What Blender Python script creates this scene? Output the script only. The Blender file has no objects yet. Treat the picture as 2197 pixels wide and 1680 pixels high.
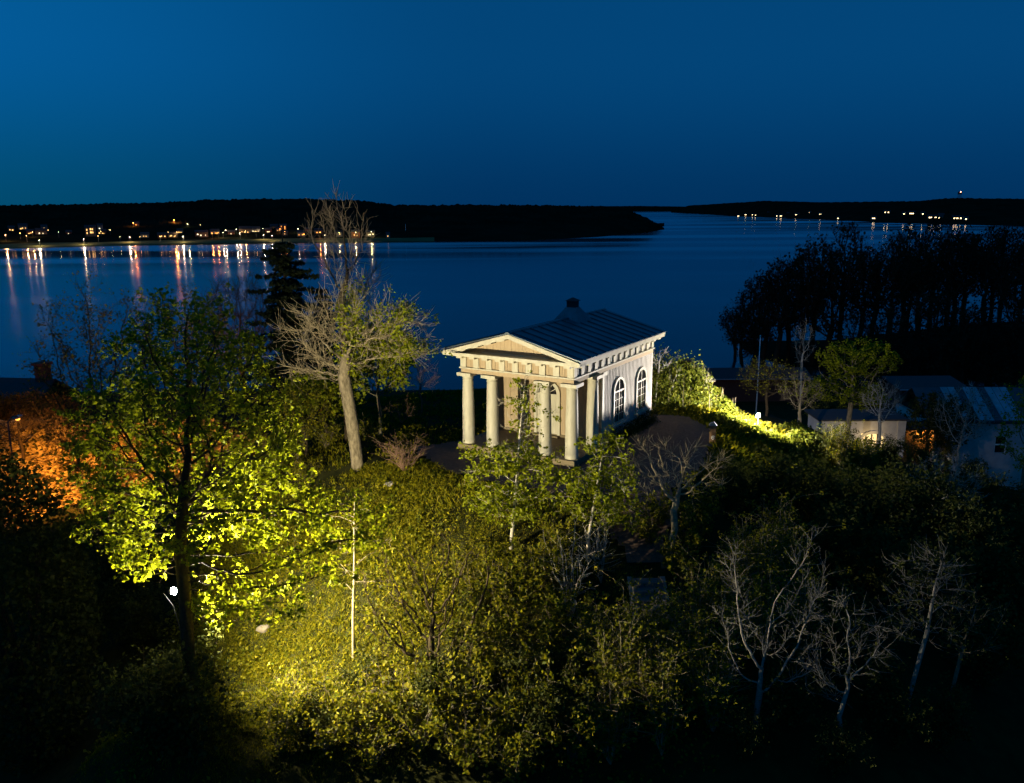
import bpy, math, random
import numpy as np
from mathutils import Vector, Matrix

sc = bpy.context.scene
COL = sc.collection
R = math.radians

# ------------------------------------------------------------------ camera
H = 10.99                      # drone height over the temple floor (z = 0)
F = 846.57                     # focal length in pixels of a 1024 wide picture
PITCH = math.atan((391.5 - 208.5) / F)
ROLL = -0.0065
cam_d = bpy.data.cameras.new('camera')
cam = bpy.data.objects.new('camera', cam_d)
COL.objects.link(cam)
cam_d.sensor_fit = 'HORIZONTAL'
cam_d.sensor_width = 36.0
cam_d.lens = 36.0 * F / 1024.0
cam_d.clip_start = 0.1
cam_d.clip_end = 60000
cam.matrix_world = (Matrix.Translation((0, 0, H)) @ Matrix.Rotation(math.pi / 2 - PITCH, 4, 'X')
                    @ Matrix.Rotation(ROLL, 4, 'Z'))
sc.camera = cam

# ------------------------------------------------------------------ sky: blue hour, afterglow to the left
world = bpy.data.worlds.new('World')
sc.world = world
world.use_nodes = True
nt = world.node_tree
nt.nodes.clear()
wo = nt.nodes.new('ShaderNodeOutputWorld')
bg = nt.nodes.new('ShaderNodeBackground')
tc = nt.nodes.new('ShaderNodeTexCoord')
sep = nt.nodes.new('ShaderNodeSeparateXYZ')
nt.links.new(tc.outputs['Generated'], sep.inputs[0])
def wramp(src, a, b):
    m = nt.nodes.new('ShaderNodeMapRange')
    m.interpolation_type = 'SMOOTHSTEP'
    m.inputs['From Min'].default_value = a
    m.inputs['From Max'].default_value = b
    nt.links.new(src, m.inputs['Value'])
    return m.outputs['Result']
def wmix(f, a, b):
    m = nt.nodes.new('ShaderNodeMix')
    m.data_type = 'RGBA'
    nt.links.new(f, m.inputs['Factor'])
    for s, v in ((6, a), (7, b)):
        if isinstance(v, tuple):
            m.inputs[s].default_value = (*v, 1)
        else:
            nt.links.new(v, m.inputs[s])
    return m.outputs[2]
up = wramp(sep.outputs['Z'], -0.02, 0.17)
west = wramp(sep.outputs['X'], 0.0, -0.62)
base_c = wmix(up, (0.0004, 0.030, 0.108), (0.0008, 0.058, 0.186))
glow_c = wmix(up, (0.0006, 0.070, 0.150), (0.001, 0.105, 0.320))
nt.links.new(wmix(west, base_c, glow_c), bg.inputs['Color'])
bg.inputs['Strength'].default_value = 1.0
nt.links.new(bg.outputs[0], wo.inputs[0])

sc.render.engine = 'CYCLES'
sc.cycles.use_denoising = True
sc.cycles.max_bounces = 6
sc.cycles.diffuse_bounces = 2
sc.cycles.glossy_bounces = 3
sc.cycles.transmission_bounces = 3
sc.cycles.transparent_max_bounces = 6
sc.cycles.sample_clamp_indirect = 4.0
sc.cycles.caustics_reflective = False
sc.cycles.caustics_refractive = False
sc.view_settings.view_transform = 'Standard'
sc.view_settings.look = 'None'
sc.view_settings.exposure = 0.0
sc.view_settings.gamma = 1.0
sc.view_settings.use_curve_mapping = False

L1_POS = (-10.25, 23.5, -0.15)     # floodlight on the tree, aimed at the portico
L1_AIM = (-1.0, 29.6, 0.1)
L1_POWER = 23500
L1_COL = (1.0, 0.86, 0.56)
L2_POS = (13.66, 45.6, -0.29)     # floodlight behind the right hedge
L2_POWER = 8200
L2_COL = (1.0, 0.90, 0.78)
SODIUM = (1.0, 0.36, 0.05)

def lamp(name, kind, loc, power, col, radius, parent=None, aim=None, size=120, blend=1.0):
    l = bpy.data.lights.new(name, kind)
    l.energy = power
    l.color = col
    l.shadow_soft_size = radius
    if kind == 'SPOT':
        l.spot_size = R(size)
        l.spot_blend = blend
    o = bpy.data.objects.new(name, l)
    COL.objects.link(o)
    o.location = loc
    if aim is not None:
        o.rotation_euler = (Vector(aim) - Vector(loc)).to_track_quat('-Z', 'Y').to_euler()
    if parent is not None:
        o.parent = parent
        o.location = Vector(loc) - parent.location
    return o

# ------------------------------------------------------------------ layout helpers
def ray(px, py):
    """view direction of a point of the photograph, in 2197 x 1680 units"""
    k = 1024 / 2197
    a, b = px * k - 512, py * k - 391.5
    c, s = math.cos(-ROLL), math.sin(-ROLL)
    x, y = (a * c - b * s) / F, -(a * s + b * c) / F
    return Vector((x, math.cos(PITCH) + y * math.sin(PITCH), -math.sin(PITCH) + y * math.cos(PITCH)))
def at_z(px, py, z):
    d = ray(px, py)
    return Vector((0, 0, H)) + d * ((z - H) / d.z)
def at_y(px, py, y):
    d = ray(px, py)
    return Vector((0, 0, H)) + d * (y / d.y)

WATER = -25.0
PLAT = np.array([(-9.0, 41), (-3.6, 35.6), (0.5, 33.2), (6.5, 33.2), (9.9, 38), (10.8, 46.3), (9, 52), (0, 54), (-8, 50)])
def sstep(a, b, x):
    t = np.clip((x - a) / (b - a), 0, 1)
    return t * t * (3 - 2 * t)
def vnoise(x, y, seed=0):
    x, y = np.asarray(x, float), np.asarray(y, float)
    xi, yi = np.floor(x).astype(np.int64), np.floor(y).astype(np.int64)
    fx, fy = x - xi, y - yi
    fx, fy = fx * fx * (3 - 2 * fx), fy * fy * (3 - 2 * fy)
    def h(i, j):
        n = (i * 374761393 + j * 668265263 + seed * 974711) & 0x7fffffff
        n = ((n ^ (n >> 13)) * 1274126177) & 0x7fffffff
        return ((n ^ (n >> 16)) & 0xffff) / 65535.0
    return (h(xi, yi) * (1 - fx) + h(xi + 1, yi) * fx) * (1 - fy) + (h(xi, yi + 1) * (1 - fx) + h(xi + 1, yi + 1) * fx) * fy
def fbm(x, y, seed=0, o=4):
    s, a = 0, 0.5
    for i in range(o):
        s = s + a * (vnoise(x * 2 ** i, y * 2 ** i, seed + i) - 0.5)
        a *= 0.5
    return s
def plat_dist(x, y):
    x, y = np.asarray(x, float), np.asarray(y, float)
    d = np.full(np.broadcast(x, y).shape, -1e9)
    n = len(PLAT)
    for i in range(n):
        p, q = PLAT[i], PLAT[(i + 1) % n]
        e = q - p
        nx, ny = e[1], -e[0]
        l = math.hypot(nx, ny)
        d = np.maximum(d, ((x - p[0]) * nx + (y - p[1]) * ny) / l)
    return d
def ground(x, y):
    x, y = np.asarray(x, float), np.asarray(y, float)
    d = np.maximum(plat_dist(x, y), 0)
    dd = d * d / (d + 0.8)
    s = 0.52 - 0.18 * sstep(36, 46, y)
    z = -0.35 - s * dd + np.minimum(dd, 3) / 3 * fbm(x * 0.35, y * 0.35, 3) * 0.8
    z = z + 3.0 * np.exp(-((x + 11.2) / 4.2) ** 2 - ((y - 22.2) / 3.6) ** 2)
    w = sstep(-13.5, -20, x) * sstep(40, 46, y)
    zl = -2.4 - 0.8 * np.maximum(0, 52 - y) - 0.42 * np.maximum(0, y - 53) + fbm(x * .2, y * .2, 5) * .8
    z = z + w * np.maximum(0, zl - z)
    z = np.maximum(z, -23.6)
    return z - 9 * sstep(163, 172, y + 3 * fbm(x * .05, y * 0, 8))
def gz(x, y):
    return float(ground(x, y))
def spot(px, py):
    """where the line of sight meets the ground"""
    d = ray(px, py)
    t = np.linspace(12, 170, 8000)
    X, Y, Z = d.x * t, d.y * t, H + d.z * t
    hit = np.nonzero(Z < ground(X, Y))[0]
    i = hit[0] if len(hit) else -1
    return float(X[i]), float(Y[i])
def inside(x, y, poly):
    r = np.zeros(np.broadcast(x, y).shape, bool)
    n = len(poly)
    for i in range(n):
        (x0, y0), (x1, y1) = poly[i], poly[(i + 1) % n]
        c = ((y0 > y) != (y1 > y)) & (x < (x1 - x0) * (y - y0) / (y1 - y0 + 1e-12) + x0)
        r ^= c
    return r

# ------------------------------------------------------------------ materials
MATS = {}
def mat(name, col, rough=0.7, var=0.0, scale=6.0, bump=0.0, metal=0.0, spec=0.4, col2=None, stretch=None, coat=0):
    if name in MATS:
        return MATS[name]
    m = bpy.data.materials.new(name)
    m.use_nodes = True
    t = m.node_tree
    b = t.nodes['Principled BSDF']
    b.inputs['Roughness'].default_value = rough
    b.inputs['Metallic'].default_value = metal
    b.inputs['Specular IOR Level'].default_value = spec
    b.inputs['Base Color'].default_value = (*col, 1)
    if var or bump or col2:
        co = t.nodes.new('ShaderNodeTexCoord')
        mp = t.nodes.new('ShaderNodeMapping')
        if stretch:
            mp.inputs['Scale'].default_value = stretch
        t.links.new(co.outputs['Object'], mp.inputs[0])
        n = t.nodes.new('ShaderNodeTexNoise')
        n.inputs['Scale'].default_value = scale
        n.inputs['Detail'].default_value = 6
        n.inputs['Roughness'].default_value = 0.65
        t.links.new(mp.outputs[0], n.inputs['Vector'])
        c2 = col2 or tuple(c * (1 - var) for c in col)
        rp = t.nodes.new('ShaderNodeValToRGB')
        rp.color_ramp.elements[0].position = 0.35
        rp.color_ramp.elements[1].position = 0.68
        rp.color_ramp.elements[0].color = (*c2, 1)
        rp.color_ramp.elements[1].color = (*col, 1)
        t.links.new(n.outputs['Fac'], rp.inputs[0])
        t.links.new(rp.outputs[0], b.inputs['Base Color'])
        if bump:
            bp = t.nodes.new('ShaderNodeBump')
            bp.inputs['Strength'].default_value = bump
            bp.inputs['Distance'].default_value = 0.05
            t.links.new(n.outputs['Fac'], bp.inputs['Height'])
            t.links.new(bp.outputs[0], b.inputs['Normal'])
    MATS[name] = m
    return m
def leaf_mat(name, cols, trans=0.4):
    m = bpy.data.materials.new(name)
    m.use_nodes = True
    t = m.node_tree
    t.nodes.clear()
    out = t.nodes.new('ShaderNodeOutputMaterial')
    geo = t.nodes.new('ShaderNodeNewGeometry')
    rp = t.nodes.new('ShaderNodeValToRGB')
    e = rp.color_ramp.elements
    while len(e) < len(cols):
        e.new(0.5)
    for i, c in enumerate(cols):
        e[i].position = i / (len(cols) - 1)
        e[i].color = (*c, 1)
    t.links.new(geo.outputs['Random Per Island'], rp.inputs[0])
    d = t.nodes.new('ShaderNodeBsdfDiffuse')
    tr = t.nodes.new('ShaderNodeBsdfTranslucent')
    gl = t.nodes.new('ShaderNodeBsdfGlossy')
    gl.inputs['Roughness'].default_value = 0.55
    gl.inputs['Color'].default_value = (0.5, 0.5, 0.5, 1)
    mx = t.nodes.new('ShaderNodeMixShader')
    mx.inputs[0].default_value = trans
    m2 = t.nodes.new('ShaderNodeMixShader')
    m2.inputs[0].default_value = 0.012
    t.links.new(rp.outputs[0], d.inputs[0])
    t.links.new(rp.outputs[0], tr.inputs[0])
    t.links.new(d.outputs[0], mx.inputs[1])
    t.links.new(tr.outputs[0], mx.inputs[2])
    t.links.new(mx.outputs[0], m2.inputs[1])
    t.links.new(gl.outputs[0], m2.inputs[2])
    t.links.new(m2.outputs[0], out.inputs[0])
    return m
def emis(name, col, strength):
    if name in MATS:
        return MATS[name]
    m = bpy.data.materials.new(name)
    m.use_nodes = True
    b = m.node_tree.nodes['Principled BSDF']
    b.inputs['Base Color'].default_value = (0.02, 0.02, 0.02, 1)
    b.inputs['Emission Color'].default_value = (*col, 1)
    b.inputs['Emission Strength'].default_value = strength
    MATS[name] = m
    return m

CREAM = mat('cream_paint', (0.50, 0.475, 0.36), 0.55, 0.0, 2.2, 0.05, col2=(0.37, 0.345, 0.25), stretch=(1.6, 1.6, .5))
BEIGE = mat('beige_board', (0.41, 0.31, 0.185), 0.7, 0.18, 2.5, 0.08, stretch=(6, 6, 0.7))
SIDEB = mat('beige_board_white_lit', (0.50, 0.475, 0.43), 0.7, 0.2, 2.5, 0.08, stretch=(6, 6, 0.7))  # same beige boards, paled and greyed to carry the white lamp's cast
SHEET = mat('roof_sheet', (0.12, 0.15, 0.17), 0.42, 0.4, 1.3, 0.05, metal=0.55)
GLASS = mat('window_glass', (0.012, 0.012, 0.014), 0.045, spec=0.6)
DECK = mat('deck_wood', (0.20, 0.155, 0.085), 0.8, 0.4, 2.0, 0.2, stretch=(1, 8, 8))
STONE = mat('stone', (0.30, 0.27, 0.22), 0.85, 0.4, 5.0, 0.4)
WOOD = mat('brown_wood', (0.23, 0.13, 0.06), 0.8, 0.4, 4.0, 0.2)
WHITE = mat('white_paint', (0.75, 0.75, 0.72), 0.5)
PLASTER = mat('white_plaster', (0.46, 0.44, 0.42), 0.85, 0.25, 1.2, 0.15)
BRICK = mat('dark_brick', (0.10, 0.045, 0.03), 0.9, 0.4, 6, 0.3)
TAR = mat('dark_roofing', (0.03, 0.03, 0.032), 0.8, 0.3, 3)
METAL = mat('grey_metal', (0.18, 0.18, 0.18), 0.45, metal=0.7)
SOIL = mat('soil', (0.030, 0.030, 0.008), 0.95, 0.0, 1.6, 0.6, spec=0.05, col2=(0.012, 0.014, 0.004))
GRAVEL = mat('gravel', (0.125, 0.085, 0.062), 0.95, 0.35, 9.0, 0.5, spec=0.15)
HILLM = mat('dark_forest', (0.016, 0.020, 0.012), 1.0, 0.5, 0.02, spec=0.0)
LAWN = mat('shore_lawn', (0.15, 0.14, 0.06), 1.0, 0.3, 0.05, spec=0.0)
BARK = mat('grey_bark', (0.21, 0.175, 0.115), 0.9, 0.0, 7.0, 1.0, spec=0.15, col2=(0.07, 0.058, 0.035), stretch=(1, 1, .4))
PALEBARK = mat('pale_bark', (0.46, 0.42, 0.34), 0.85, 0.0, 12.0, 0.3, spec=0.2, col2=(0.25, 0.22, 0.16))
WARMBARK = mat('warm_bark', (0.30, 0.25, 0.15), 0.85, 0.0, 12.0, 0.3, spec=0.1, col2=(0.16, 0.13, 0.08))
SHADEBARK = mat('shade_bark', (0.25, 0.23, 0.19), 0.85, 0.0, 12.0, 0.3, spec=0.1, col2=(0.13, 0.12, 0.10))
DARKBARK = mat('dark_bark', (0.055, 0.042, 0.026), 0.95, 0.5, 9.0, 0.5, spec=0.02)
REDBARK = mat('reddish_bark', (0.20, 0.12, 0.08), 0.9, 0.4, 9.0, 0.3, spec=0.15)
LEAF = leaf_mat('spring_leaf', [(0.085, 0.105, 0.003), (0.17, 0.20, 0.005), (0.25, 0.265, 0.007), (0.12, 0.15, 0.004)], 0.45)
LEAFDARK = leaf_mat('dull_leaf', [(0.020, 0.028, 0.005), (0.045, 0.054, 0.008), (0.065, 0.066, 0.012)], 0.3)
LEAFRED = leaf_mat('bronze_leaf', [(0.14, 0.065, 0.012), (0.10, 0.085, 0.010), (0.18, 0.10, 0.016)])
LEAFSHRUB = leaf_mat('shrub_leaf', [(0.030, 0.042, 0.003), (0.125, 0.124, 0.004), (0.24, 0.21, 0.008), (0.055, 0.078, 0.003)], 0.45)
HEDGEL = leaf_mat('hedge_leaf', [(0.035, 0.050, 0.004), (0.095, 0.115, 0.008), (0.16, 0.16, 0.016), (0.055, 0.08, 0.005)], 0.35)
GRASSM = leaf_mat('weed_leaf', [(0.025, 0.042, 0.002), (0.135, 0.128, 0.003), (0.20, 0.168, 0.005), (0.045, 0.06, 0.002)], 0.4)
LITTER = leaf_mat('leaf_litter', [(0.14, 0.10, 0.03), (0.36, 0.27, 0.10), (0.24, 0.19, 0.07)], 0.15)
NEEDLE = leaf_mat('needle', [(0.010, 0.016, 0.007), (0.018, 0.026, 0.010)], 0.1)

# ------------------------------------------------------------------ mesh helpers
def np_mesh(name, V, F4=None, F3=None, m=None, smooth=False):
    me = bpy.data.meshes.new(name)
    V = np.asarray(V, np.float32).reshape(-1, 3)
    F4 = np.zeros((0, 4), np.int32) if F4 is None else np.asarray(F4, np.int32).reshape(-1, 4)
    F3 = np.zeros((0, 3), np.int32) if F3 is None else np.asarray(F3, np.int32).reshape(-1, 3)
    nl = F4.size + F3.size
    me.vertices.add(len(V))
    me.vertices.foreach_set('co', V.ravel())
    me.loops.add(nl)
    me.loops.foreach_set('vertex_index', np.concatenate([F4.ravel(), F3.ravel()]))
    n = len(F4) + len(F3)
    me.polygons.add(n)
    me.polygons.foreach_set('loop_start', np.concatenate([np.arange(len(F4)) * 4, F4.size + np.arange(len(F3)) * 3]).astype(np.int32))
    if smooth:
        me.polygons.foreach_set('use_smooth', np.ones(n, bool))
    me.update(calc_edges=True)
    if m:
        me.materials.append(m)
    return me
class MB:
    def __init__(s):
        s.v, s.f = [], []
    def add(s, vs, fs):
        o = len(s.v)
        s.v += [tuple(v) for v in vs]
        s.f += [tuple(i + o for i in f) for f in fs]
        return s
    def box(s, x0, x1, y0, y1, z0, z1):
        return s.add([(x0, y0, z0), (x1, y0, z0), (x1, y1, z0), (x0, y1, z0), (x0, y0, z1), (x1, y0, z1), (x1, y1, z1), (x0, y1, z1)],
                     [(0, 3, 2, 1), (4, 5, 6, 7), (0, 1, 5, 4), (1, 2, 6, 5), (2, 3, 7, 6), (3, 0, 4, 7)])
    def hexa(s, bot, top):
        return s.add(list(bot) + list(top), [(0, 3, 2, 1), (4, 5, 6, 7), (0, 1, 5, 4), (1, 2, 6, 5), (2, 3, 7, 6), (3, 0, 4, 7)])
    def prism(s, poly, axis, a, b):
        """extrude a 2-D outline along axis: 'x' (y,z outline), 'y' (x,z) or 'z' (x,y)"""
        def P(p, t):
            return {'x': (t, p[0], p[1]), 'y': (p[0], t, p[1]), 'z': (p[0], p[1], t)}[axis]
        n = len(poly)
        return s.add([P(p, a) for p in poly] + [P(p, b) for p in poly],
                     [tuple(range(n))[::-1], tuple(range(n, 2 * n))] + [(i, (i + 1) % n, n + (i + 1) % n, n + i) for i in range(n)])
    def lathe(s, prof, n=24, c=(0, 0, 0)):
        vs, fs = [], []
        for r, z in prof:
            for k in range(n):
                a = 2 * math.pi * k / n
                vs.append((c[0] + r * math.cos(a), c[1] + r * math.sin(a), c[2] + z))
        for i in range(len(prof) - 1):
            for k in range(n):
                k2 = (k + 1) % n
                fs.append((i * n + k, i * n + k2, (i + 1) * n + k2, (i + 1) * n + k))
        fs.append(tuple(range(n))[::-1])
        fs.append(tuple((len(prof) - 1) * n + k for k in range(n)))
        return s.add(vs, fs)
    def tube(s, pts, r, n=8):
        pts = [Vector(p) for p in pts]
        vs, fs = [], []
        for i, p in enumerate(pts):
            d = (pts[min(i + 1, len(pts) - 1)] - pts[max(i - 1, 0)]).normalized()
            a = d.orthogonal().normalized()
            b = d.cross(a)
            rr = r[i] if isinstance(r, (list, tuple)) else r
            for k in range(n):
                t = 2 * math.pi * k / n
                vs.append(p + (a * math.cos(t) + b * math.sin(t)) * rr)
        for i in range(len(pts) - 1):
            for k in range(n):
                k2 = (k + 1) % n
                fs.append((i * n + k, i * n + k2, (i + 1) * n + k2, (i + 1) * n + k))
        fs.append(tuple(range(n))[::-1])
        fs.append(tuple((len(pts) - 1) * n + k for k in range(n)))
        return s.add(vs, fs)
    def mesh(s, name, m, smooth=False):
        me = bpy.data.meshes.new(name)
        me.from_pydata(s.v, [], s.f)
        if smooth:
            me.polygons.foreach_set('use_smooth', [len(p.vertices) == 4 for p in me.polygons])
        me.update()
        me.materials.append(m)
        return me
def link(name, me, parent=None, loc=(0, 0, 0)):
    o = bpy.data.objects.new(name, me)
    COL.objects.link(o)
    o.location = loc
    if parent is not None:
        o.parent = parent
    return o
def part(name, mb, m, parent, smooth=False, loc=(0, 0, 0)):
    return link(name, mb.mesh(name, m, smooth), parent, loc)
def tag(o, label, cat, group=None):
    o['label'] = label
    o['category'] = cat
    if group:
        o['group'] = group
    return o
def thing(name, label, cat, loc=(0, 0, 0), rz=0.0, group=None, scale=1.0):
    o = bpy.data.objects.new(name, None)
    COL.objects.link(o)
    o.location = loc
    o.rotation_euler = (0, 0, rz)
    o.scale = (scale,) * 3 if not isinstance(scale, tuple) else scale
    return tag(o, label, cat, group)
def structure(name, me, kind='structure'):
    o = link(name, me)
    o['kind'] = kind
    return o
def dup(root, loc, rz, label, group=None, scale=1.0):
    r = root.copy()
    COL.objects.link(r)
    r.location = loc
    r.rotation_euler = (0, 0, rz)
    r.scale = (scale,) * 3 if not isinstance(scale, tuple) else scale
    r['label'] = label
    if group:
        r['group'] = group
    elif 'group' in r:
        del r['group']
    for ch in list(root.children):
        c = ch.copy()
        COL.objects.link(c)
        c.parent = r
        for g in ch.children:
            d = g.copy()
            COL.objects.link(d)
            d.parent = c
    return r

# ================================================================== SETTING
# ---- the knoll and the shore shelf
xs = np.unique(np.concatenate([np.arange(-420, -32, 12), np.arange(-32, 34, 0.45), np.arange(34, 420, 10)]))
ys = np.unique(np.concatenate([np.arange(-60, 8, 4), np.arange(8, 62, 0.45), np.arange(62, 182, 2.0)]))
X, Y = np.meshgrid(xs, ys)
Z = ground(X, Y) + np.where((np.abs(X) < 34) & (Y > 8) & (Y < 62), 0.10 * fbm(X * 1.7, Y * 1.7, 11), 0)
nx, ny = len(xs), len(ys)
idx = np.arange(nx * ny).reshape(ny, nx)
quads = np.stack([idx[:-1, :-1], idx[:-1, 1:], idx[1:, 1:], idx[1:, :-1]], -1).reshape(-1, 4)
structure('ground', np_mesh('ground', np.stack([X, Y, Z], -1), quads, None, SOIL, True))

# ---- gravel round the temple and down to the steps
GPOLY = [(-5.0, 39.6), (-3.4, 36.6), (-1.6, 34.4), (1.0, 33.0), (3.4, 32.4), (4.2, 29.3), (5.6, 29.3), (6.4, 32.6), (8.6, 36.2), (10.0, 40.5), (10.3, 43.6), (9.6, 45.4), (7.0, 46.2), (2, 43)]
gx, gy = np.meshgrid(np.arange(-6, 11, 0.25), np.arange(28.5, 47, 0.25))
gv = np.stack([gx, gy, ground(gx, gy) + 0.07], -1)
gi = np.arange(gx.size).reshape(gx.shape)
q = np.stack([gi[:-1, :-1], gi[:-1, 1:], gi[1:, 1:], gi[1:, :-1]], -1).reshape(-1, 4)
cxy = gv.reshape(-1, 3)[q].mean(1)
ok = inside(cxy[:, 0] + 0.7 * fbm(cxy[:, 0], cxy[:, 1], 21), cxy[:, 1] + 0.7 * fbm(cxy[:, 0], cxy[:, 1], 22), GPOLY)
structure('gravel_path', np_mesh('gravel_path', gv, q[ok], None, GRAVEL, True))

# ---- the bay
wm = bpy.data.materials.new('bay_water')
wm.use_nodes = True
t = wm.node_tree
t.nodes.clear()
wout = t.nodes.new('ShaderNodeOutputMaterial')
wd_ = t.nodes.new('ShaderNodeBsdfDiffuse')
wd_.inputs[0].default_value = (0.001, 0.004, 0.012, 1)
wg = t.nodes.new('ShaderNodeBsdfGlossy')
wg.inputs['Color'].default_value = (0.95, 0.86, 0.93, 1)
wf = t.nodes.new('ShaderNodeFresnel')
wf.inputs['IOR'].default_value = 1.333
wx_ = t.nodes.new('ShaderNodeMixShader')
t.links.new(wf.outputs[0], wx_.inputs[0])
t.links.new(wd_.outputs[0], wx_.inputs[1])
t.links.new(wg.outputs[0], wx_.inputs[2])
t.links.new(wx_.outputs[0], wout.inputs[0])
co = t.nodes.new('ShaderNodeTexCoord')
mp = t.nodes.new('ShaderNodeMapping')
mp.inputs['Scale'].default_value = (0.0016, 0.0085, 1)
mp.inputs['Rotation'].default_value = (0, 0, R(-8))
t.links.new(co.outputs['Object'], mp.inputs[0])
n1 = t.nodes.new('ShaderNodeTexNoise')
n1.inputs['Scale'].default_value = 1.0
n1.inputs['Detail'].default_value = 4
t.links.new(mp.outputs[0], n1.inputs['Vector'])
mr = t.nodes.new('ShaderNodeMapRange')
mr.inputs['From Min'].default_value = 0.46
mr.inputs['From Max'].default_value = 0.60
mr.inputs['To Min'].default_value = 0.085
mr.inputs['To Max'].default_value = 0.24
t.links.new(n1.outputs['Fac'], mr.inputs['Value'])
t.links.new(mr.outputs[0], wg.inputs['Roughness'])
n2 = t.nodes.new('ShaderNodeTexNoise')
n2.inputs['Scale'].default_value = 0.35
n2.inputs['Detail'].default_value = 3
t.links.new(co.outputs['Object'], n2.inputs['Vector'])
bp = t.nodes.new('ShaderNodeBump')
bp.inputs['Strength'].default_value = 0.012
bp.inputs['Distance'].default_value = 0.3
t.links.new(n2.outputs['Fac'], bp.inputs['Height'])
t.links.new(bp.outputs[0], wg.inputs['Normal'])
structure('water', np_mesh('water', [(-30000, 20, WATER), (30000, 20, WATER), (30000, 40000, WATER), (-30000, 40000, WATER)], [(0, 1, 2, 3)], None, wm))

# ---- far shores: each a hill from its shoreline to its wooded ridge
def far_hill(name, cols, shore, top, depth, seed, bumps=5.0, step=2.5, prof=2.0, m=HILLM):
    c = np.arange(cols[0], cols[1] + step, step, dtype=float)
    srow = np.interp(c, *zip(*shore))
    trow = np.interp(c, *zip(*top))
    dep = np.interp(c, *zip(*depth))
    nt_ = 26
    V = np.zeros((nt_ + 3, len(c), 3))
    for j, cc in enumerate(c):
        S = at_z(cc, srow[j], WATER)
        Rp = at_y(cc, trow[j], S.y + dep[j])
        for i in range(nt_):
            t_ = i / (nt_ - 1)
            z = WATER - 0.6 + (Rp.z - WATER + 0.6) * (t_ ** 0.85 if prof < 1 else (0.22 * min(1, t_ * 5) + 0.78 * float(sstep(0.08, 1.0, t_))))
            V[i, j] = (S.x + (Rp.x - S.x) * t_, S.y + (Rp.y - S.y) * t_, z)
        V[nt_, j] = (Rp.x * 1.08, Rp.y * 1.08, Rp.z - 6)
        V[nt_ + 1, j] = (Rp.x * 1.2, Rp.y * 1.2, WATER + 5)
        V[nt_ + 2, j] = (Rp.x * 1.25, Rp.y * 1.25, WATER - 5)
    tt = np.linspace(0, 1, nt_)[:, None]
    amp = bumps * sstep(0.2, 0.45, tt)
    nz = fbm(np.arange(len(c))[None, :] * 0.40 + 0 * tt, tt * 40 + 0 * c[None, :], seed, 3) * 1.6
    V[:nt_, :, 2] += amp * nz
    ii = np.arange(V.shape[0] * V.shape[1]).reshape(V.shape[:2])
    qd = np.stack([ii[:-1, :-1], ii[:-1, 1:], ii[1:, 1:], ii[1:, :-1]], -1).reshape(-1, 4)
    return structure(name, np_mesh(name, V, qd, None, m)), c, srow, dep
SH_A = [(-300, 541), (0, 534), (270, 527), (560, 521), (820, 519), (1130, 517), (1280, 509), (1390, 499), (1425, 492)]
far_hill('far_wooded_shore', (-300, 1424), SH_A,
         [(-300, 446), (0, 441), (200, 438), (380, 434), (440, 429), (640, 427), (760, 430), (850, 440), (1130, 440), (1290, 443), (1345, 451), (1385, 466), (1412, 482), (1424, 490)],
         [(-300, 500), (800, 520), (1250, 520), (1400, 120), (1424, 30)], 31)
far_hill('far_north_shore', (1150, 1520), [(1150, 455), (1520, 454)], [(1150, 443), (1380, 442), (1520, 444)], [(1150, 900), (1520, 900)], 37, 5)
far_hill('far_east_shore', (1440, 2500), [(1440, 456), (1480, 458), (1580, 464), (1740, 470), (1900, 478), (2197, 486), (2500, 494)],
         [(1440, 450), (1480, 441), (1560, 436), (1640, 431), (1760, 434), (1960, 432), (2040, 425), (2197, 427), (2500, 420)],
         [(1440, 150), (1560, 700), (2197, 900), (2500, 900)], 33, 4)

# ---- the dark promontory on the right
pc = np.array([at_z(x_, y_, WATER)[:2] for x_, y_ in [(1556, 724), (1600, 757), (1680, 785), (1800, 800), (2000, 815), (2400, 830), (2800, 820), (2700, 690), (2300, 690), (2000, 706), (1850, 726), (1720, 740), (1620, 734)]])
def pland(x, y):
    n = len(pc)
    dmin = np.full(x.shape, 1e9)
    for i in range(n):
        p, q_ = pc[i], pc[(i + 1) % n]
        e = q_ - p
        u = np.clip(((x - p[0]) * e[0] + (y - p[1]) * e[1]) / (e @ e), 0, 1)
        dmin = np.minimum(dmin, np.hypot(x - p[0] - u * e[0], y - p[1] - u * e[1]))
    return np.where(inside(x, y, pc), dmin, -dmin)
def pz(x, y):
    d = pland(x, y)
    return np.where(d > 0, WATER + 5.5 * (1 - np.exp(-d / 16)) + 1.2 * fbm(x * .08, y * .08, 5), WATER + 0.5 * d)
px_, py_ = np.meshgrid(np.arange(pc[:, 0].min() - 6, pc[:, 0].max() + 6, 4.0), np.arange(pc[:, 1].min() - 6, pc[:, 1].max() + 6, 4.0))
ii = np.arange(px_.size).reshape(px_.shape)
qd = np.stack([ii[:-1, :-1], ii[:-1, 1:], ii[1:, 1:], ii[1:, :-1]], -1).reshape(-1, 4)
structure('promontory', np_mesh('promontory', np.stack([px_, py_, pz(px_, py_)], -1), qd, None, HILLM, True))

# ================================================================== THE TEMPLE
TX, TY, YAW = 0.2765, 37.9526, -0.5306
temple = thing('garden_temple', 'small wooden classical temple with cream columns, pediment and dark metal roof on the knoll', 'temple', (TX, TY, 0), YAW)
A_, B_, C_ = 2.75, 1.40, 2.17
EW = 2.95                       # half width of the entablature
VF = -0.24                      # its front face
VB = 9.30
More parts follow.
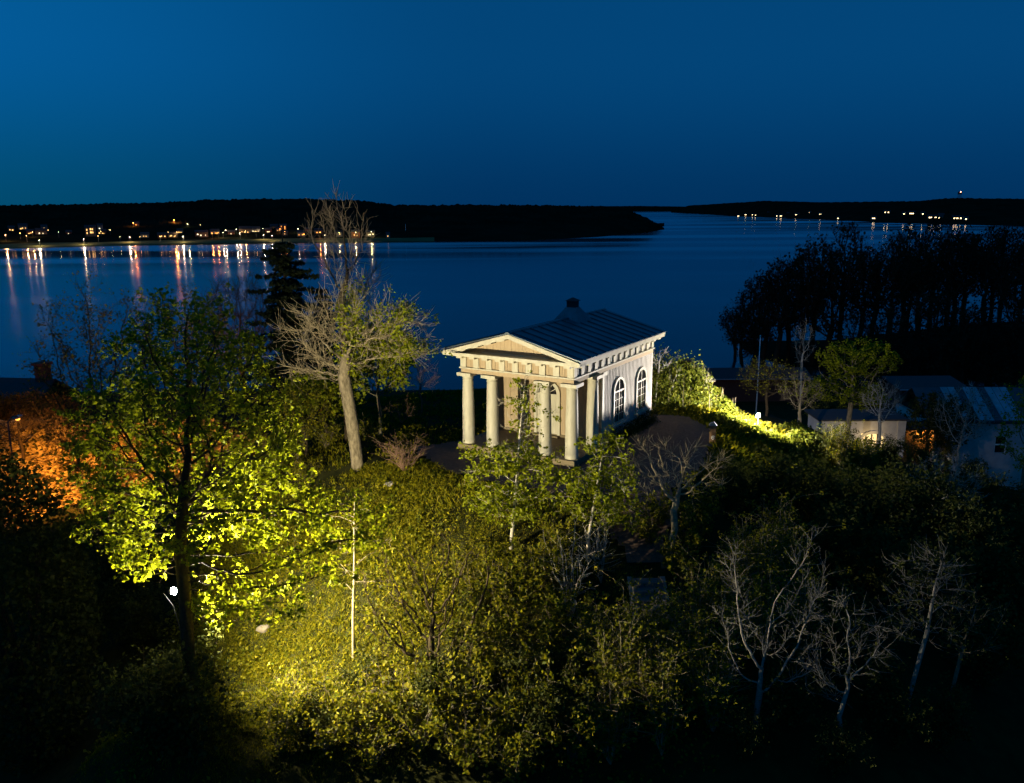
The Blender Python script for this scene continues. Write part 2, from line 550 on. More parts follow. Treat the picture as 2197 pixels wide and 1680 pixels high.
# platform and the stones under it
part('platform', MB().box(-3.1, 3.1, -0.42, 2.9, -0.26, 0.0).box(-2.8, 2.8, 2.9, 9.2, -0.30, -0.02), DECK, temple)
rng = random.Random(4)
for i in range(13):
    u = -2.9 + i * 0.48 + rng.uniform(-.08, .08)
    w_, h_ = rng.uniform(.12, .22), rng.uniform(.13, .2)
    mbx = MB()
    c8 = [(sx * w_ * rng.uniform(.7, 1.1), sy * .16 * rng.uniform(.7, 1.1)) for sx, sy in ((-1, -1), (1, -1), (1, 1), (-1, 1))]
    mbx.hexa([(a, b_, -.25) for a, b_ in c8], [(a * .8, b_ * .8, h_ - .12 + rng.uniform(-.03, .0)) for a, b_ in c8])
    part('foundation_stone', mbx, STONE, temple, loc=(u, -0.24, -0.34))
for (u0, v0, u1, v1) in [(3.0, .3, 3.0, 2.6)]:
    for i in range(5):
        mbx = MB()
        c8 = [(sx * .16, sy * .2) for sx, sy in ((-1, -1), (1, -1), (1, 1), (-1, 1))]
        mbx.hexa([(a, b_, -.25) for a, b_ in c8], [(a * .8, b_ * .8, .06) for a, b_ in c8])
        part('foundation_stone', mbx, STONE, temple, loc=(2.92, .3 + i * .55, -0.34))
# columns
shaft = MB().lathe([(0.305, 0), (0.305, 0.05), (0.300, 0.22), (0.294, 0.222), (0.292, 1.0), (0.282, 1.8), (0.262, 2.6), (0.246, 3.10),
                    (0.262, 3.115), (0.262, 3.145), (0.248, 3.15), (0.25, 3.20), (0.275, 3.24), (0.33, 3.30)], 36).mesh('column', CREAM, True)
abac = MB().box(-.385, .385, -.385, .385, 3.301, 3.455).mesh('abacus', CREAM)
for u, v in ((-A_, 0), (-B_, 0), (B_, 0), (A_, 0), (-A_, C_), (A_, C_)):
    c = link('column', shaft, temple, (u, v + 0.02, 0))
    link('abacus', abac, c)
# antae at the corners of the cella
for s in (-1, 1):
    p = part('pilaster', MB().box(-.19, .19, -.12, .12, 0, 3.26), CREAM, temple, loc=(s * 2.72, 3.06, 0))
    part('capital', MB().box(-.25, .25, -.2, .3, 3.262, 3.455), CREAM, p)
# architrave: outer beam with taenia, porch ceiling
part('architrave', MB().box(-EW, EW, VF, 0.24, 3.458, 3.66).box(EW - .42, EW, 0.243, VB, 3.458, 3.66).box(-EW, -EW + .42, 0.243, VB, 3.458, 3.66), BEIGE, temple)
part('ceiling', MB().box(-EW + .422, EW - .422, .243, 2.84, 3.60, 3.65), BEIGE, temple)
part('taenia', MB().box(-EW - .075, EW + .075, VF - .075, VF + .2, 3.662, 3.725).box(EW - .2, EW + .075, VF + .203, VB, 3.662, 3.725).box(-EW - .075, -EW + .2, VF + .203, VB, 3.662, 3.725), CREAM, temple)
# frieze: boards, blocks, brackets, guttae
FB0, FB1 = 3.727, 4.34
nblk = 9
fu = [-2.80 + i * 0.70 for i in range(nblk)]
board_w = 0.133
fplank = MB().box(-board_w / 2 + .004, board_w / 2 - .004, -.012, .02, FB0, FB1).mesh('plank', BEIGE)
fplank2 = MB().box(-board_w / 2 + .004, board_w / 2 - .004, -.012, .02, FB0, FB1).mesh('plank', SIDEB)
blockm = MB().box(-.15, .15, -.055, .01, FB0, 4.20).mesh('frieze_block', CREAM)
brackm = MB().box(-.15, .15, -.42, .01, 4.202, 4.338).mesh('bracket', CREAM)
gut = MB()
for k in range(6):
    gut.box(-.135 + k * .05, -.115 + k * .05, -.05, .0, 3.625, 3.66)
gutm = gut.mesh('guttae', CREAM)
part('frieze_backing', MB().box(-EW + .06, EW - .06, VF + .06, VF + .12, FB0, FB1 - .002).box(EW - .12, EW - .06, VF + .13, VB, FB0, FB1 - .002).box(-EW + .06, -EW + .12, VF + .13, VB, FB0, FB1 - .002), TAR, temple)
for i in range(44):
    u = -EW + .07 + i * board_w
    if u < EW - .03:
        o = link('plank', fplank, temple, (u, VF + .03, 0))
        o.location.y += (i % 3) * 0.006
for u in fu:
    bl = link('frieze_block', blockm, temple, (u, VF + .02, 0))
    link('bracket', brackm, bl)
    link('guttae', gutm, bl)
nside = 14
for s in (1, -1):
    for i in range(72):
        v = VF + .1 + i * board_w
        if v < VB - .05:
            o = link('plank', fplank2, temple, (s * (EW - .03 - (i % 3) * .006), v, 0))
            o.rotation_euler = (0, 0, s * math.pi / 2)
    for i in range(nside):
        v = -0.10 + i * 0.71
        bl = link('frieze_block', blockm, temple, (s * (EW - .02), v, 0))
        bl.rotation_euler = (0, 0, s * math.pi / 2)
        link('bracket', brackm, bl)
# cornice: soffit slab and fascia on the front and both sides
OU, OV, OB = 3.52, -0.86, 9.40
part('cornice', MB().box(-OU, OU, OV, VF + .3, 4.342, 4.462).box(EW - .3, OU, VF + .303, OB, 4.342, 4.462).box(-OU, -EW + .3, VF + .303, OB, 4.342, 4.462)
     .box(-OU - .04, OU + .04, OV - .04, OV + .0, 4.40, 4.50), CREAM, temple)
part('eave_board', MB().box(OU - .05, OU + .03, OV + .06, OB, 4.464, 4.575).box(-OU - .03, -OU + .05, OV + .06, OB, 4.464, 4.575), CREAM, temple)
# pediment: tympanum boards, raking cornices with their blocks
AP = 5.50
sl = (AP - 4.50) / OU
def rake(u):
    return AP - abs(u) * sl
tb = 0.19
n_t = int(2.9 / tb)
for i in range(-n_t, n_t):
    u0, u1 = i * tb + .004, (i + 1) * tb - .004
    z0, z1 = rake(u0) - .12, rake(u1) - .12
    if min(z0, z1) > 4.50:
        part('plank', MB().hexa([(u0, VF, 4.47), (u1, VF, 4.47), (u1, VF + .03, 4.47), (u0, VF + .03, 4.47)], [(u0, VF, z0), (u1, VF, z1), (u1, VF + .03, z1), (u0, VF + .03, z0)]), BEIGE, temple)
part('gable_backing', MB().prism([(-3.3, 4.466), (3.3, 4.466), (0, AP - .1)], 'y', VF + .04, VF + .1), TAR, temple)
part('tympanum_sill', MB().box(-1.75, 1.75, VF - .04, VF - .002, 4.466, 4.53), CREAM, temple)
for s in (-1, 1):
    rk = MB()
    def slab(v0, v1, o0, o1, u0=0.0, u1=OU):
        P_ = lambda u, o: (s * u, 0, rake(u) + o)
        a, b_ = (u0, u1)
        q_ = [(s * a, v0, rake(a) + o0), (s * b_, v0, rake(b_) + o0), (s * b_, v1, rake(b_) + o0), (s * a, v1, rake(a) + o0)]
        q2 = [(s * a, v0, rake(a) + o1), (s * b_, v0, rake(b_) + o1), (s * b_, v1, rake(b_) + o1), (s * a, v1, rake(a) + o1)]
        if s < 0:
            q_, q2 = [q_[1], q_[0], q_[3], q_[2]], [q2[1], q2[0], q2[3], q2[2]]
        rk.hexa(q_, q2)
    slab(OV, VF, -.10, .0)
    slab(OV - .05, OV + .0, -.16, .03)
    slab(VF - .09, VF - .003, -.2, -.102, .0, 3.1)
    r_ = part('raking_cornice', rk, CREAM, temple)
    rk = MB()
    for k in range(4):
        u0 = .36 + k * .70 - .13
        slab(OV + .06, VF - .093, -.21, -.102, u0, u0 + .28)
    part('mutule', rk, CREAM, r_)
part('rear_gable', MB().prism([(-3.3, 4.466), (3.3, 4.466), (0, AP - .06)], 'y', VB - .1, VB), SIDEB, temple)
# roof
RZ, RE, RU = 5.555, 4.585, 3.60
roof = part('roof', MB().prism([(-RU, RE), (0, RZ), (RU, RE), (RU, RE + .04), (0, RZ + .045), (-RU, RE + .04)], 'y', -0.94, 9.46), SHEET, temple)
seam = MB()
for i in range(13):
    v = -0.62 + i * 0.80
    for s in (-1, 1):
        seam.hexa([(s * .06, v - .014, RZ + .028), (s * RU, v - .014, RE + .040), (s * RU, v + .014, RE + .040), (s * .06, v + .014, RZ + .028)][::s],
                  [(s * .06, v - .014, RZ + .075), (s * RU, v - .014, RE + .085), (s * RU, v + .014, RE + .085), (s * .06, v + .014, RZ + .075)][::s])
part('roof_seam', seam, SHEET, roof)
part('ridge_cap', MB().prism([(-.13, RZ + .02), (.13, RZ + .02), (.06, RZ + .085), (-.06, RZ + .085)], 'y', -0.95, 9.47), SHEET, roof)
VC = 5.58
vent = MB()
vent.hexa([(-.9, VC - .9, 5.22), (.9, VC - .9, 5.22), (.9, VC + .9, 5.22), (-.9, VC + .9, 5.22)],
          [(-.26, VC - .26, 6.10), (.26, VC - .26, 6.10), (.26, VC + .26, 6.10), (-.26, VC + .26, 6.10)])
ro = part('roof_turret', vent, SHEET, temple)
part('turret_box', MB().box(-.23, .23, VC - .23, VC + .23, 6.09, 6.42), TAR, ro)
part('turret_cap', MB().hexa([(-.31, VC - .31, 6.422), (.31, VC - .31, 6.422), (.31, VC + .31, 6.422), (-.31, VC + .31, 6.422)],
                             [(-.03, VC - .03, 6.58), (.03, VC - .03, 6.58), (.03, VC + .03, 6.58), (-.03, VC + .03, 6.58)]), TAR, ro)
# cella walls
part('cella', MB().box(-2.84, 2.84, 2.95, VB - .02, -.28, 3.46), TAR, temple)
cw = 0.236
cpl = MB().box(-cw / 2 + .005, cw / 2 - .005, -.02, .02, 0.06, 3.457).mesh('plank', BEIGE)
for i in range(24):
    link('plank', cpl, temple, (-2.72 + i * cw, 2.935 + .008 * (i % 2), 0))
part('base_board', MB().box(-2.84, 2.84, 2.86, 2.91, 0.002, .14), DECK, temple)
pw = 0.178
wpl = MB().box(-pw / 2 + .003, pw / 2 - .003, -.02, .02, -.26, 3.457).mesh('plank', SIDEB)
bat = MB().box(-.050, .050, -.045, .0, -.26, 3.456).mesh('batten', SIDEB)
for s in (1, -1):
    for i in range(35):
        v = 3.12 + i * pw
        o = link('plank', wpl, temple, (s * 2.855, v, 0))
        o.rotation_euler = (0, 0, s * math.pi / 2)
        b2 = link('batten', bat, o, (pw / 2, -.021, 0))
rpl = MB().box(-.1, .1, -.02, .02, -.26, 4.33).mesh('plank', SIDEB)
for i in range(28):
    o = link('plank', rpl, temple, (-2.75 + i * .204, VB + .004, 0))
    o.rotation_euler = (0, 0, math.pi)
part('corner_board', MB().box(2.80, 2.92, VB - .1, VB + .04, -.26, 3.456).box(-2.92, -2.80, VB - .1, VB + .04, -.26, 3.456), SIDEB, temple)
# arched windows of the side walls
def arch(hw, z0, zs, zt, n=18):
    pts = [(-hw, z0), (hw, z0)]
    for k in range(n + 1):
        a = math.pi * k / n
        pts.append((hw * math.cos(a), zs + (zt - zs) * math.sin(a)))
    return pts
def ring(mb, o_, i_, a, b_):
    n = len(o_)
    vs = [(p[0], a, p[1]) for p in o_] + [(p[0], a, p[1]) for p in i_] + [(p[0], b_, p[1]) for p in o_] + [(p[0], b_, p[1]) for p in i_]
    fs = []
    for k in range(n):
        j = (k + 1) % n
        fs += [(k, j, n + j, n + k), (2 * n + k, 3 * n + k, 3 * n + j, 2 * n + j), (k, 2 * n + k, 2 * n + j, j), (n + k, n + j, 3 * n + j, 3 * n + k)]
    mb.add(vs, fs)
    return mb
def make_window(u, v, rot):
    w = part('window', MB().prism(arch(.60, .66, 2.22, 2.82), 'y', -.050, .0), GLASS, temple, loc=(u, v, 0))
    w.rotation_euler = (0, 0, rot)
    part('frame', ring(MB(), arch(.70, .60, 2.22, 2.92), arch(.585, .70, 2.22, 2.80), -.11, .0), CREAM, w)
    part('sill', MB().box(-.80, .80, -.17, .0, .52, .598), CREAM, w)
    mm = MB().box(-.028, .028, -.085, -.051, .70, 2.80).box(-.585, -.039, -.09, -.051, 2.18, 2.26).box(.039, .585, -.09, -.051, 2.18, 2.26)
    part('mullion', mm, CREAM, w)
    mu = MB()
    for s in (-1, 1):
        mu.box(s * .31 - .008, s * .31 + .008, -.072, -.051, .70, 2.179)
        for k in range(1, 4):
            z = .70 + k * .37
            for (a, b_) in ((.039, .297), (.323, .584)):
                x0, x1 = sorted((s * a, s * b_))
                mu.box(x0, x1, -.070, -.051, z - .009, z + .009)
    part('muntin', mu, CREAM, w)
for s in (1, -1):
    for v in (4.79, 7.69):
        make_window(s * 2.895, v, s * math.pi / 2)
# arched door
door = part('door', MB().prism(arch(.56, .05, 2.12, 2.70), 'y', -.045, .0), CREAM, temple, loc=(0.0, 2.915, 0))
part('frame', ring(MB(), arch(.71, .02, 2.12, 2.85), arch(.57, .05, 2.12, 2.71), -.10, .0), CREAM, door)
fan = MB().prism([(-.5, 2.15)] + [(.5, 2.15)] + [(.5 * math.cos(math.pi * k / 14), 2.15 + .5 * math.sin(math.pi * k / 14)) for k in range(1, 14)], 'y', -.052, -.046)
part('pane', fan, GLASS, door)
ft = MB()
for k in range(1, 6):
    a = math.pi * k / 6
    c_, s_ = math.cos(a), math.sin(a)
    ft.hexa([(.1 * c_ - .014 * s_, -.075, 2.15 + .1 * s_ + .014 * c_), (.1 * c_ + .014 * s_, -.075, 2.15 + .1 * s_ - .014 * c_), (.1 * c_ + .014 * s_, -.053, 2.15 + .1 * s_ - .014 * c_), (.1 * c_ - .014 * s_, -.053, 2.15 + .1 * s_ + .014 * c_)],
            [(.52 * c_ - .014 * s_, -.075, 2.15 + .52 * s_ + .014 * c_), (.52 * c_ + .014 * s_, -.075, 2.15 + .52 * s_ - .014 * c_), (.52 * c_ + .014 * s_, -.053, 2.15 + .52 * s_ - .014 * c_), (.52 * c_ - .014 * s_, -.053, 2.15 + .52 * s_ + .014 * c_)])
part('muntin', ft, CREAM, door)
dp = MB().box(-.565, .565, -.085, -.046, 2.06, 2.14).box(-.025, .025, -.07, -.046, .06, 2.055)
for s in (-1, 1):
    for z0, z1 in ((.2, .75), (.9, 1.95)):
        x0, x1 = sorted((s * .1, s * .47))
        dp.box(x0, x1, -.062, -.046, z0, z1)
part('door_panel', dp, CREAM, door)
part('threshold', MB().box(-.7, .7, -.26, -.0, .001, .10), DECK, door, loc=(0, -.06, 0))

# ================================================================== TREES AND SHRUBS
def grow(seed, trunk, env, n_attr=900, D=0.25, di=2.2, dk=0.55, up=0.1, jit=0.12, rtip=0.006, rbase=0.2, iters=160, cap=7000, keepf=None):
    rs = np.random.RandomState(seed)
    w = np.array([e[3] * e[4] * e[5] for e in env], float) ** 0.8
    w /= w.sum()
    att = []
    for k, e in enumerate(env):
        n = max(8, int(n_attr * w[k]))
        p = rs.normal(size=(n, 3))
        p /= np.linalg.norm(p, axis=1)[:, None]
        p *= (rs.rand(n, 1) ** (1 / 2.3))
        att.append(p * np.array(e[3:6]) + np.array(e[:3]))
    att = np.concatenate(att)
    if keepf is not None:
        att = att[keepf(att)]
    pts = [np.array(trunk[0], float)]
    for a, b_ in zip(trunk[:-1], trunk[1:]):
        a, b_ = np.array(a, float), np.array(b_, float)
        n = max(1, int(np.linalg.norm(b_ - a) / D))
        for i in range(1, n + 1):
            pts.append(a + (b_ - a) * i / n)
    pos = pts
    par = [-1] + list(range(len(pts) - 1))
    P = np.array(pos)
    near = np.full(len(att), 1e9)
    ni = np.zeros(len(att), int)
    new = np.arange(len(P))
    for it in range(iters):
        dist = np.linalg.norm(att[:, None, :] - P[new][None], axis=2)
        j = dist.argmin(1)
        dm = dist[np.arange(len(att)), j]
        better = dm < near
        near[better] = dm[better]
        ni[better] = new[j[better]]
        keep = near > dk
        att, near, ni = att[keep], near[keep], ni[keep]
        if not len(att) or len(P) > cap:
            break
        act = near < (di if it > 8 else di * 4)
        if not act.any():
            break
        dv = att[act] - P[ni[act]]
        dv /= np.linalg.norm(dv, axis=1)[:, None]
        acc = np.zeros((len(P), 3))
        np.add.at(acc, ni[act], dv)
        src = np.unique(ni[act])
        d = acc[src]
        d /= np.linalg.norm(d, axis=1)[:, None] + 1e-9
        d += np.array([0, 0, up]) + rs.normal(size=d.shape) * jit
        d /= np.linalg.norm(d, axis=1)[:, None] + 1e-9
        newp = P[src] + d * D
        new = np.arange(len(P), len(P) + len(newp))
        par += list(src)
        P = np.concatenate([P, newp])
    par = np.array(par)
    return P, par, radii(P, par, rtip, rbase)
def radii(P, par, rtip, rbase):
    n = len(P)
    tips = np.zeros(n)
    has = np.zeros(n, bool)
    has[par[par >= 0]] = True
    tips[~has] = 1
    cnt = tips.copy()
    for i in range(n - 1, 0, -1):
        cnt[par[i]] += cnt[i]
    e = math.log(max(rbase / rtip, 1.5)) / math.log(max(cnt[0], 2))
    rad = rtip * cnt ** e
    rad[cnt < 1.5] *= 0.8
    return rad
def twigs(P, par, rad, rs, n_per, length, thr, rt, droop=0.0):
    """short curved twigs off the thin branches"""
    c = np.nonzero(rad < thr)[0]
    c = c[c > 0]
    sel = rs.choice(c, min(len(c) * 3, n_per))
    d0 = P[sel] - P[par[sel]]
    d0 /= np.linalg.norm(d0, axis=1)[:, None] + 1e-9
    d = d0 + rs.normal(size=d0.shape) * 0.65 + np.array([0, 0, 0.25 - droop])
    d /= np.linalg.norm(d, axis=1)[:, None]
    L = length * (0.5 + rs.rand(len(sel), 1))
    mid = P[sel] + d * L * 0.5
    d2 = d + rs.normal(size=d.shape) * 0.3 + np.array([0, 0, 0.2])
    d2 /= np.linalg.norm(d2, axis=1)[:, None]
    tip = mid + d2 * L * 0.5
    n = len(P)
    m = len(sel)
    P2 = np.concatenate([P, mid, tip])
    par2 = np.concatenate([par, sel, np.arange(n, n + m)])
    rad2 = np.concatenate([rad, np.full(m, rt), np.full(m, rt * 0.6)])
    return P2, par2, rad2
def tubes(P, par, rad, lo=0.0, hi=9.0, flare=True):
    n = len(P)
    cd = np.zeros((n, 3))
    main = np.full(n, -1)
    order = np.argsort(rad, kind='stable')
    for i in order:
        if par[i] >= 0:
            main[par[i]] = i
    inc = np.zeros((n, 3))
    k = par >= 0
    inc[k] = P[k] - P[par[k]]
    out = np.zeros((n, 3))
    h = main >= 0
    out[h] = P[main[h]] - P[h]
    d = inc + out
    d /= np.linalg.norm(d, axis=1)[:, None] + 1e-9
    def frame(d):
        ref = np.where((np.abs(d[:, 2]) < 0.8)[:, None], np.array([[0, 0, 1.0]]), np.array([[1.0, 0, 0]]))
        a = np.cross(d, ref)
        a /= np.linalg.norm(a, axis=1)[:, None] + 1e-9
        return a, np.cross(d, a)
    c = np.nonzero(k & (rad >= lo) & (rad < hi))[0]
    Vs, Fs, off = [], [], 0
    for k0, k1, ns in ((0, .012, 3), (.012, .045, 5), (.045, .12, 7), (.12, 9, 12)):
        e = c[(rad[c] >= k0) & (rad[c] < k1)]
        if not len(e):
            continue
        p = par[e]
        ismain = main[p] == e
        ein = P[e] - P[p]
        ein /= np.linalg.norm(ein, axis=1)[:, None] + 1e-9
        dA = np.where(ismain[:, None], d[p], ein)
        rA = np.where(ismain, np.minimum(rad[p], rad[e] * 1.35), rad[e] * 1.1)
        ang = np.arange(ns) * 2 * math.pi / ns
        rings = []
        for cen, dd, rr in ((P[p], dA, rA), (P[e], d[e], rad[e])):
            a, b_ = frame(dd)
            rings.append(cen[:, None] + rr[:, None, None] * (a[:, None] * np.cos(ang)[None, :, None] + b_[:, None] * np.sin(ang)[None, :, None]))
        V = np.concatenate(rings, 1)
        m = len(e)
        base = off + np.arange(m)[:, None] * 2 * ns
        q_ = np.arange(ns)
        Fq = np.stack([base + q_, base + (q_ + 1) % ns, base + ns + (q_ + 1) % ns, base + ns + q_], -1).reshape(-1, 4)
        Vs.append(V.reshape(-1, 3))
        Fs.append(Fq)
        off += m * 2 * ns
    if not Vs:
        return np.zeros((0, 3)), np.zeros((0, 4), int)
    return np.concatenate(Vs), np.concatenate(Fs)
def leaves(C, rs, size=0.1, spread=0.1, flat=0.5, var=0.8, ratio=0.75):
    n = len(C)
    C = C + rs.normal(size=(n, 3)) * spread
    nrm = rs.normal(size=(n, 3)) + np.array([0, 0, flat * 2])
    nrm /= np.linalg.norm(nrm, axis=1)[:, None]
    t_ = np.cross(nrm, rs.normal(size=(n, 3)))
    t_ /= np.linalg.norm(t_, axis=1)[:, None] + 1e-9
    b_ = np.cross(nrm, t_)
    s = (size * (1 - var / 2 + var * rs.rand(n)))[:, None]
    v0 = C - t_ * s * .5
    v1 = C + b_ * s * .5 * ratio + nrm * s * .14 - t_ * s * .06
    v2 = C + t_ * s * .5 - nrm * s * .06
    v3 = C - b_ * s * .5 * ratio + nrm * s * .14 - t_ * s * .06
    V = np.stack([v0, v1, v2, v3], 1).reshape(-1, 3)
    i = np.arange(n)[:, None] * 4
    F3 = np.concatenate([i + np.array([[0, 2, 1]]), i + np.array([[0, 3, 2]])], 1).reshape(-1, 3)
    return V, F3
def leaf_sites(P, rad, thr, n, rs, fn=None):
    c = np.nonzero(rad < thr)[0]
    if fn is not None:
        c = c[fn(P[c])]
    return P[rs.choice(c, n)]
def make_tree(name, label, cat, loc, g, bark, leafm=None, n_leaf=0, size=0.1, spread=0.1, thr=0.02, split=0.03, flat=0.4, fn=None, seed=1, rz=0, group=None, cname='crown', tw=None, clump=1, tname='trunk', ratio=.75, bark2=None):
    rs = np.random.RandomState(seed)
    P, par, rad = g
    if tw:
        P, par, rad = twigs(P, par, rad, rs, *tw)
    root = thing(name, label, cat, loc, rz, group)
    V, Fq = tubes(P, par, rad, split, 9)
    if len(V):
        link(tname, np_mesh(tname, V, Fq, None, bark, True), root)
    V, Fq = tubes(P, par, rad, 0, split)
    if leafm is None:
        link(cname, np_mesh(cname, V, Fq, None, bark2 or bark, True), root)
    else:
        link('branches', np_mesh('branches', V, Fq, None, bark2 or bark, True), root)
        C = leaf_sites(P, rad, thr, max(1, n_leaf // clump), rs, fn)
        if clump > 1:
            C = np.repeat(C + rs.normal(size=C.shape) * spread * .8, clump, 0)
        LV, LF = leaves(C, rs, size, spread * (.55 if clump > 1 else 1), flat, ratio=ratio)
        link(cname, np_mesh(cname, LV, None, LF, leafm), root)
    return root

def gpt(px, py):
    x, y = spot(px, py)
    return (x, y, gz(x, y) - 0.05)

# ---- big leafy tree that carries the first floodlight
def off_beam(p):
    q_ = p + np.array([tx, ty, tz]) - np.array(L1_POS)
    az = np.degrees(np.arctan2(q_[:, 1], q_[:, 0]))
    el = np.degrees(np.arctan2(q_[:, 2], np.hypot(q_[:, 0], q_[:, 1])))
    return ~((az > 36) & (az < 86) & (el > -45) & (el < 26 - 8 * np.sin(az * .4)))
tx, ty = -9.76, 22.95
tz = gz(tx, ty)
T0 = L1_POS[2] - tz                       # lamp height over the base
big = make_tree('leafy_tree', 'big spreading leafy tree at left, its lower right branches lit bright yellow by the floodlight', 'tree', (tx, ty, tz),
    grow(11, [(0, 0, -.4), (.05, 0, T0 * .35), (.10, .02, T0 * .7), (.14, .05, T0), (.10, .1, T0 + 1.6), (.39, 0, T0 + 3.2)],
         [(.6, .3, T0 + 4.8, 3.3, 3.4, 3.8), (3.5, -.1, T0 + 2.1, 3.0, 1.7, 2.0), (-.9, .5, T0 + 3.2, 2.0, 2.6, 2.7), (.8, .4, T0 + 6.8, 2.1, 2.2, 2.3), (2.25, -.4, T0 + .5, 2.0, 1.1, 1.2)],
         2600, .24, 2.0, .42, .04, .16, .011, .19, cap=9000, keepf=off_beam),
    DARKBARK, LEAF, 23000, .125, .12, .016, .03, .5, off_beam, 3, clump=5, tw=(2500, .4, .02, .005))
# ---- bronze budding trees behind it
def bud_tree(px, y, top, w, seed, label, n=4500):
    p = at_y(px, 900, y)
    x = p.x
    z0 = gz(x, y)
    zt = at_y(px, top, y).z
    h = zt - z0
    return make_tree('budding_tree', label, 'tree', (x, y, z0),
        grow(seed, [(0, 0, -.3), (.1, 0, h * .3), (-.1, .1, h * .5)], [(0, 0, h * .74, w, w, h * .26), (-.3 * w, 0, h * .6, w * .8, w * .8, h * .2)], 1300, .3, 2.6, .55, .1, .16, .010, .17),
        DARKBARK, LEAFRED, n, .10, .12, .016, .03, .3, None, seed, tw=(1800, .5, .02, .007))
bud_tree(225, 35, 606, 2.7, 51, 'bronze budding tree against the water above the left of the big leafy tree')
bud_tree(420, 37, 606, 2.2, 52, 'narrower bronze budding tree rising behind the top of the big leafy tree', 4000)

# ---- the old bare tree with the thick trunk
ox, oy, oz = gpt(768, 1003)
old = make_tree('old_tree', 'old bare tree with thick pale trunk and twisting branches left of the temple', 'tree', (ox, oy, oz),
    grow(21, [(0, 0, -.3), (-.05, 0, .8), (-.22, 0, 2.6), (-.45, 0, 4.4), (-.30, .1, 5.3)],
         [(-.9, .2, 6.6, 2.6, 2.2, 1.7), (1.5, -.1, 6.4, 2.2, 2.0, 1.7), (-2.0, 0, 5.0, 1.7, 1.5, 1.2), (-.1, .3, 7.9, 1.6, 1.4, 1.0), (2.7, 0, 5.8, 1.2, 1.2, 1.3)],
         950, .2, 1.9, .6, -.03, .30, .010, .29, cap=6500),
    BARK, LEAF, 3300, .12, .14, .014, .05, .4, lambda p: (p[:, 0] > -.8) & (p[:, 2] < 8.4) & (np.sin(p[:, 0] * 3.1 + 1) + np.sin(p[:, 2] * 3.7) + np.sin(p[:, 1] * 4) > .1), 5, tw=(3000, .8, .03, .009), bark2=WARMBARK, clump=3)
# ---- taller dark bare tree just behind
dx_ = at_y(745, 900, 41).x
dz_ = gz(dx_, 41)
dh_ = at_y(745, 402, 41).z - dz_
make_tree('bare_tree', 'tall dim bare tree whose top rises above the far hill behind the old trunk', 'tree', (dx_, 41, dz_),
    grow(22, [(0, 0, -.3), (.1, 0, dh_ * .3), (0, 0, dh_ * .55)], [(0, 0, dh_ * .80, 1.7, 1.5, dh_ * .20), (.9, 0, dh_ * .68, 1.5, 1.3, dh_ * .12)], 620, .25, 2.2, .6, .25, .2, .010, .2),
    DARKBARK, None, 0, seed=23, tw=(1500, .7, .03, .010), bark2=mat('dead_bark', (.15, .12, .08), .9, .4, 9))
# ---- trees behind it
def small_tree(px, py, y, top, w, seed, label, leafm, n, bark=DARKBARK, name='small_tree', base=.35, rb=.09, tw=(1500, .4, .02, .006), size=.1, group=None):
    x = at_y(px, py, y).x
    z0 = gz(x, y)
    h = at_y(px, top, y).z - z0
    return make_tree(name, label, 'tree', (x, y, z0),
        grow(seed, [(0, 0, -.3), (.05, 0, h * base * .6), (-.06, .05, h * base)], [(0, 0, h * (.5 + base * .5), w, w, h * (.5 - base * .5))], 900, .24, 2.2, .45, .12, .16, .008, rb),
        bark, leafm, n, size, .12, .016, .03, .4, None, seed, group=group, tw=tw)
small_tree(815, 905, 42, 690, 2.0, 61, 'young yellow-green tree lit behind the right of the old thick trunk', LEAF, 6000, BARK, 'young_tree', size=.16)
small_tree(700, 930, 42, 800, 1.9, 62, 'low leafy tree in shade behind the left of the old thick trunk', LEAF, 3200, DARKBARK, 'low_tree', size=.14)
small_tree(655, 960, 40, 830, 1.5, 63, 'small dim tree under the dark spruce', LEAFSHRUB, 2200, DARKBARK, 'small_tree')
small_tree(530, 900, 52, 585, 2.6, 64, 'dark bare tree against the water left of the spruce', None, 0, DARKBARK, 'bare_tree', rb=.14, tw=(2600, .7, .03, .010))
small_tree(905, 900, 47, 770, 1.3, 65, 'small twiggy bare tree beside the water left of the temple', None, 0, REDBARK, 'bare_tree', rb=.05, tw=(900, .4, .03, .007))
small_tree(860, 900, 44, 845, 0.9, 66, 'small reddish twiggy bush-like tree on the dark lawn left of the temple', None, 0, REDBARK, 'bare_tree', base=.15, rb=.04, tw=(800, .3, .03, .006))

# ---- spruce
def make_spruce(label, loc, h, w, seed):
    rs = np.random.RandomState(seed)
    root = thing('spruce', label, 'tree', loc)
    part('trunk', MB().tube([(0, 0, -.4), (0.05, 0, h * .4), (-.04, .05, h * .75), (0, 0, h)], [.24, .16, .09, .02], 10), DARKBARK, root, True)
    C, segs = [], MB()
    z = 0.8
    while z < h - .3:
        f = 1 - z / h
        for k in range(rs.randint(5, 8)):
            a = rs.rand() * 6.283
            L = w * (f ** .6) * (.35 + .95 * rs.rand()) + .2
            dirx, diry = math.cos(a), math.sin(a)
            pts = [(dirx * L * s, diry * L * s, z - .42 * L * s + .3 * L * s * s) for s in (0, .35, .7, 1)]
            segs.tube(pts, [.035, .025, .015, .006], 4)
            m = int(52 * L) + 8
            s = rs.rand(m) ** .7
            side = (rs.rand(m) - .5) * .8 * L * (1.1 - s)
            C.append(np.stack([dirx * L * s - diry * side, diry * L * s + dirx * side, z - .42 * L * s + .3 * L * s * s - .08 * rs.rand(m)], 1))
        z += .28 + .12 * rs.rand()
    part('branches', segs, DARKBARK, root)['kind'] = 'stuff'
    V, F3 = leaves(np.concatenate(C), rs, .27, .05, .3, ratio=.5)
    link('crown', np_mesh('crown', V, None, F3, NEEDLE), root)
    return root
sx = at_y(618, 700, 49).x
zs = gz(sx, 49)
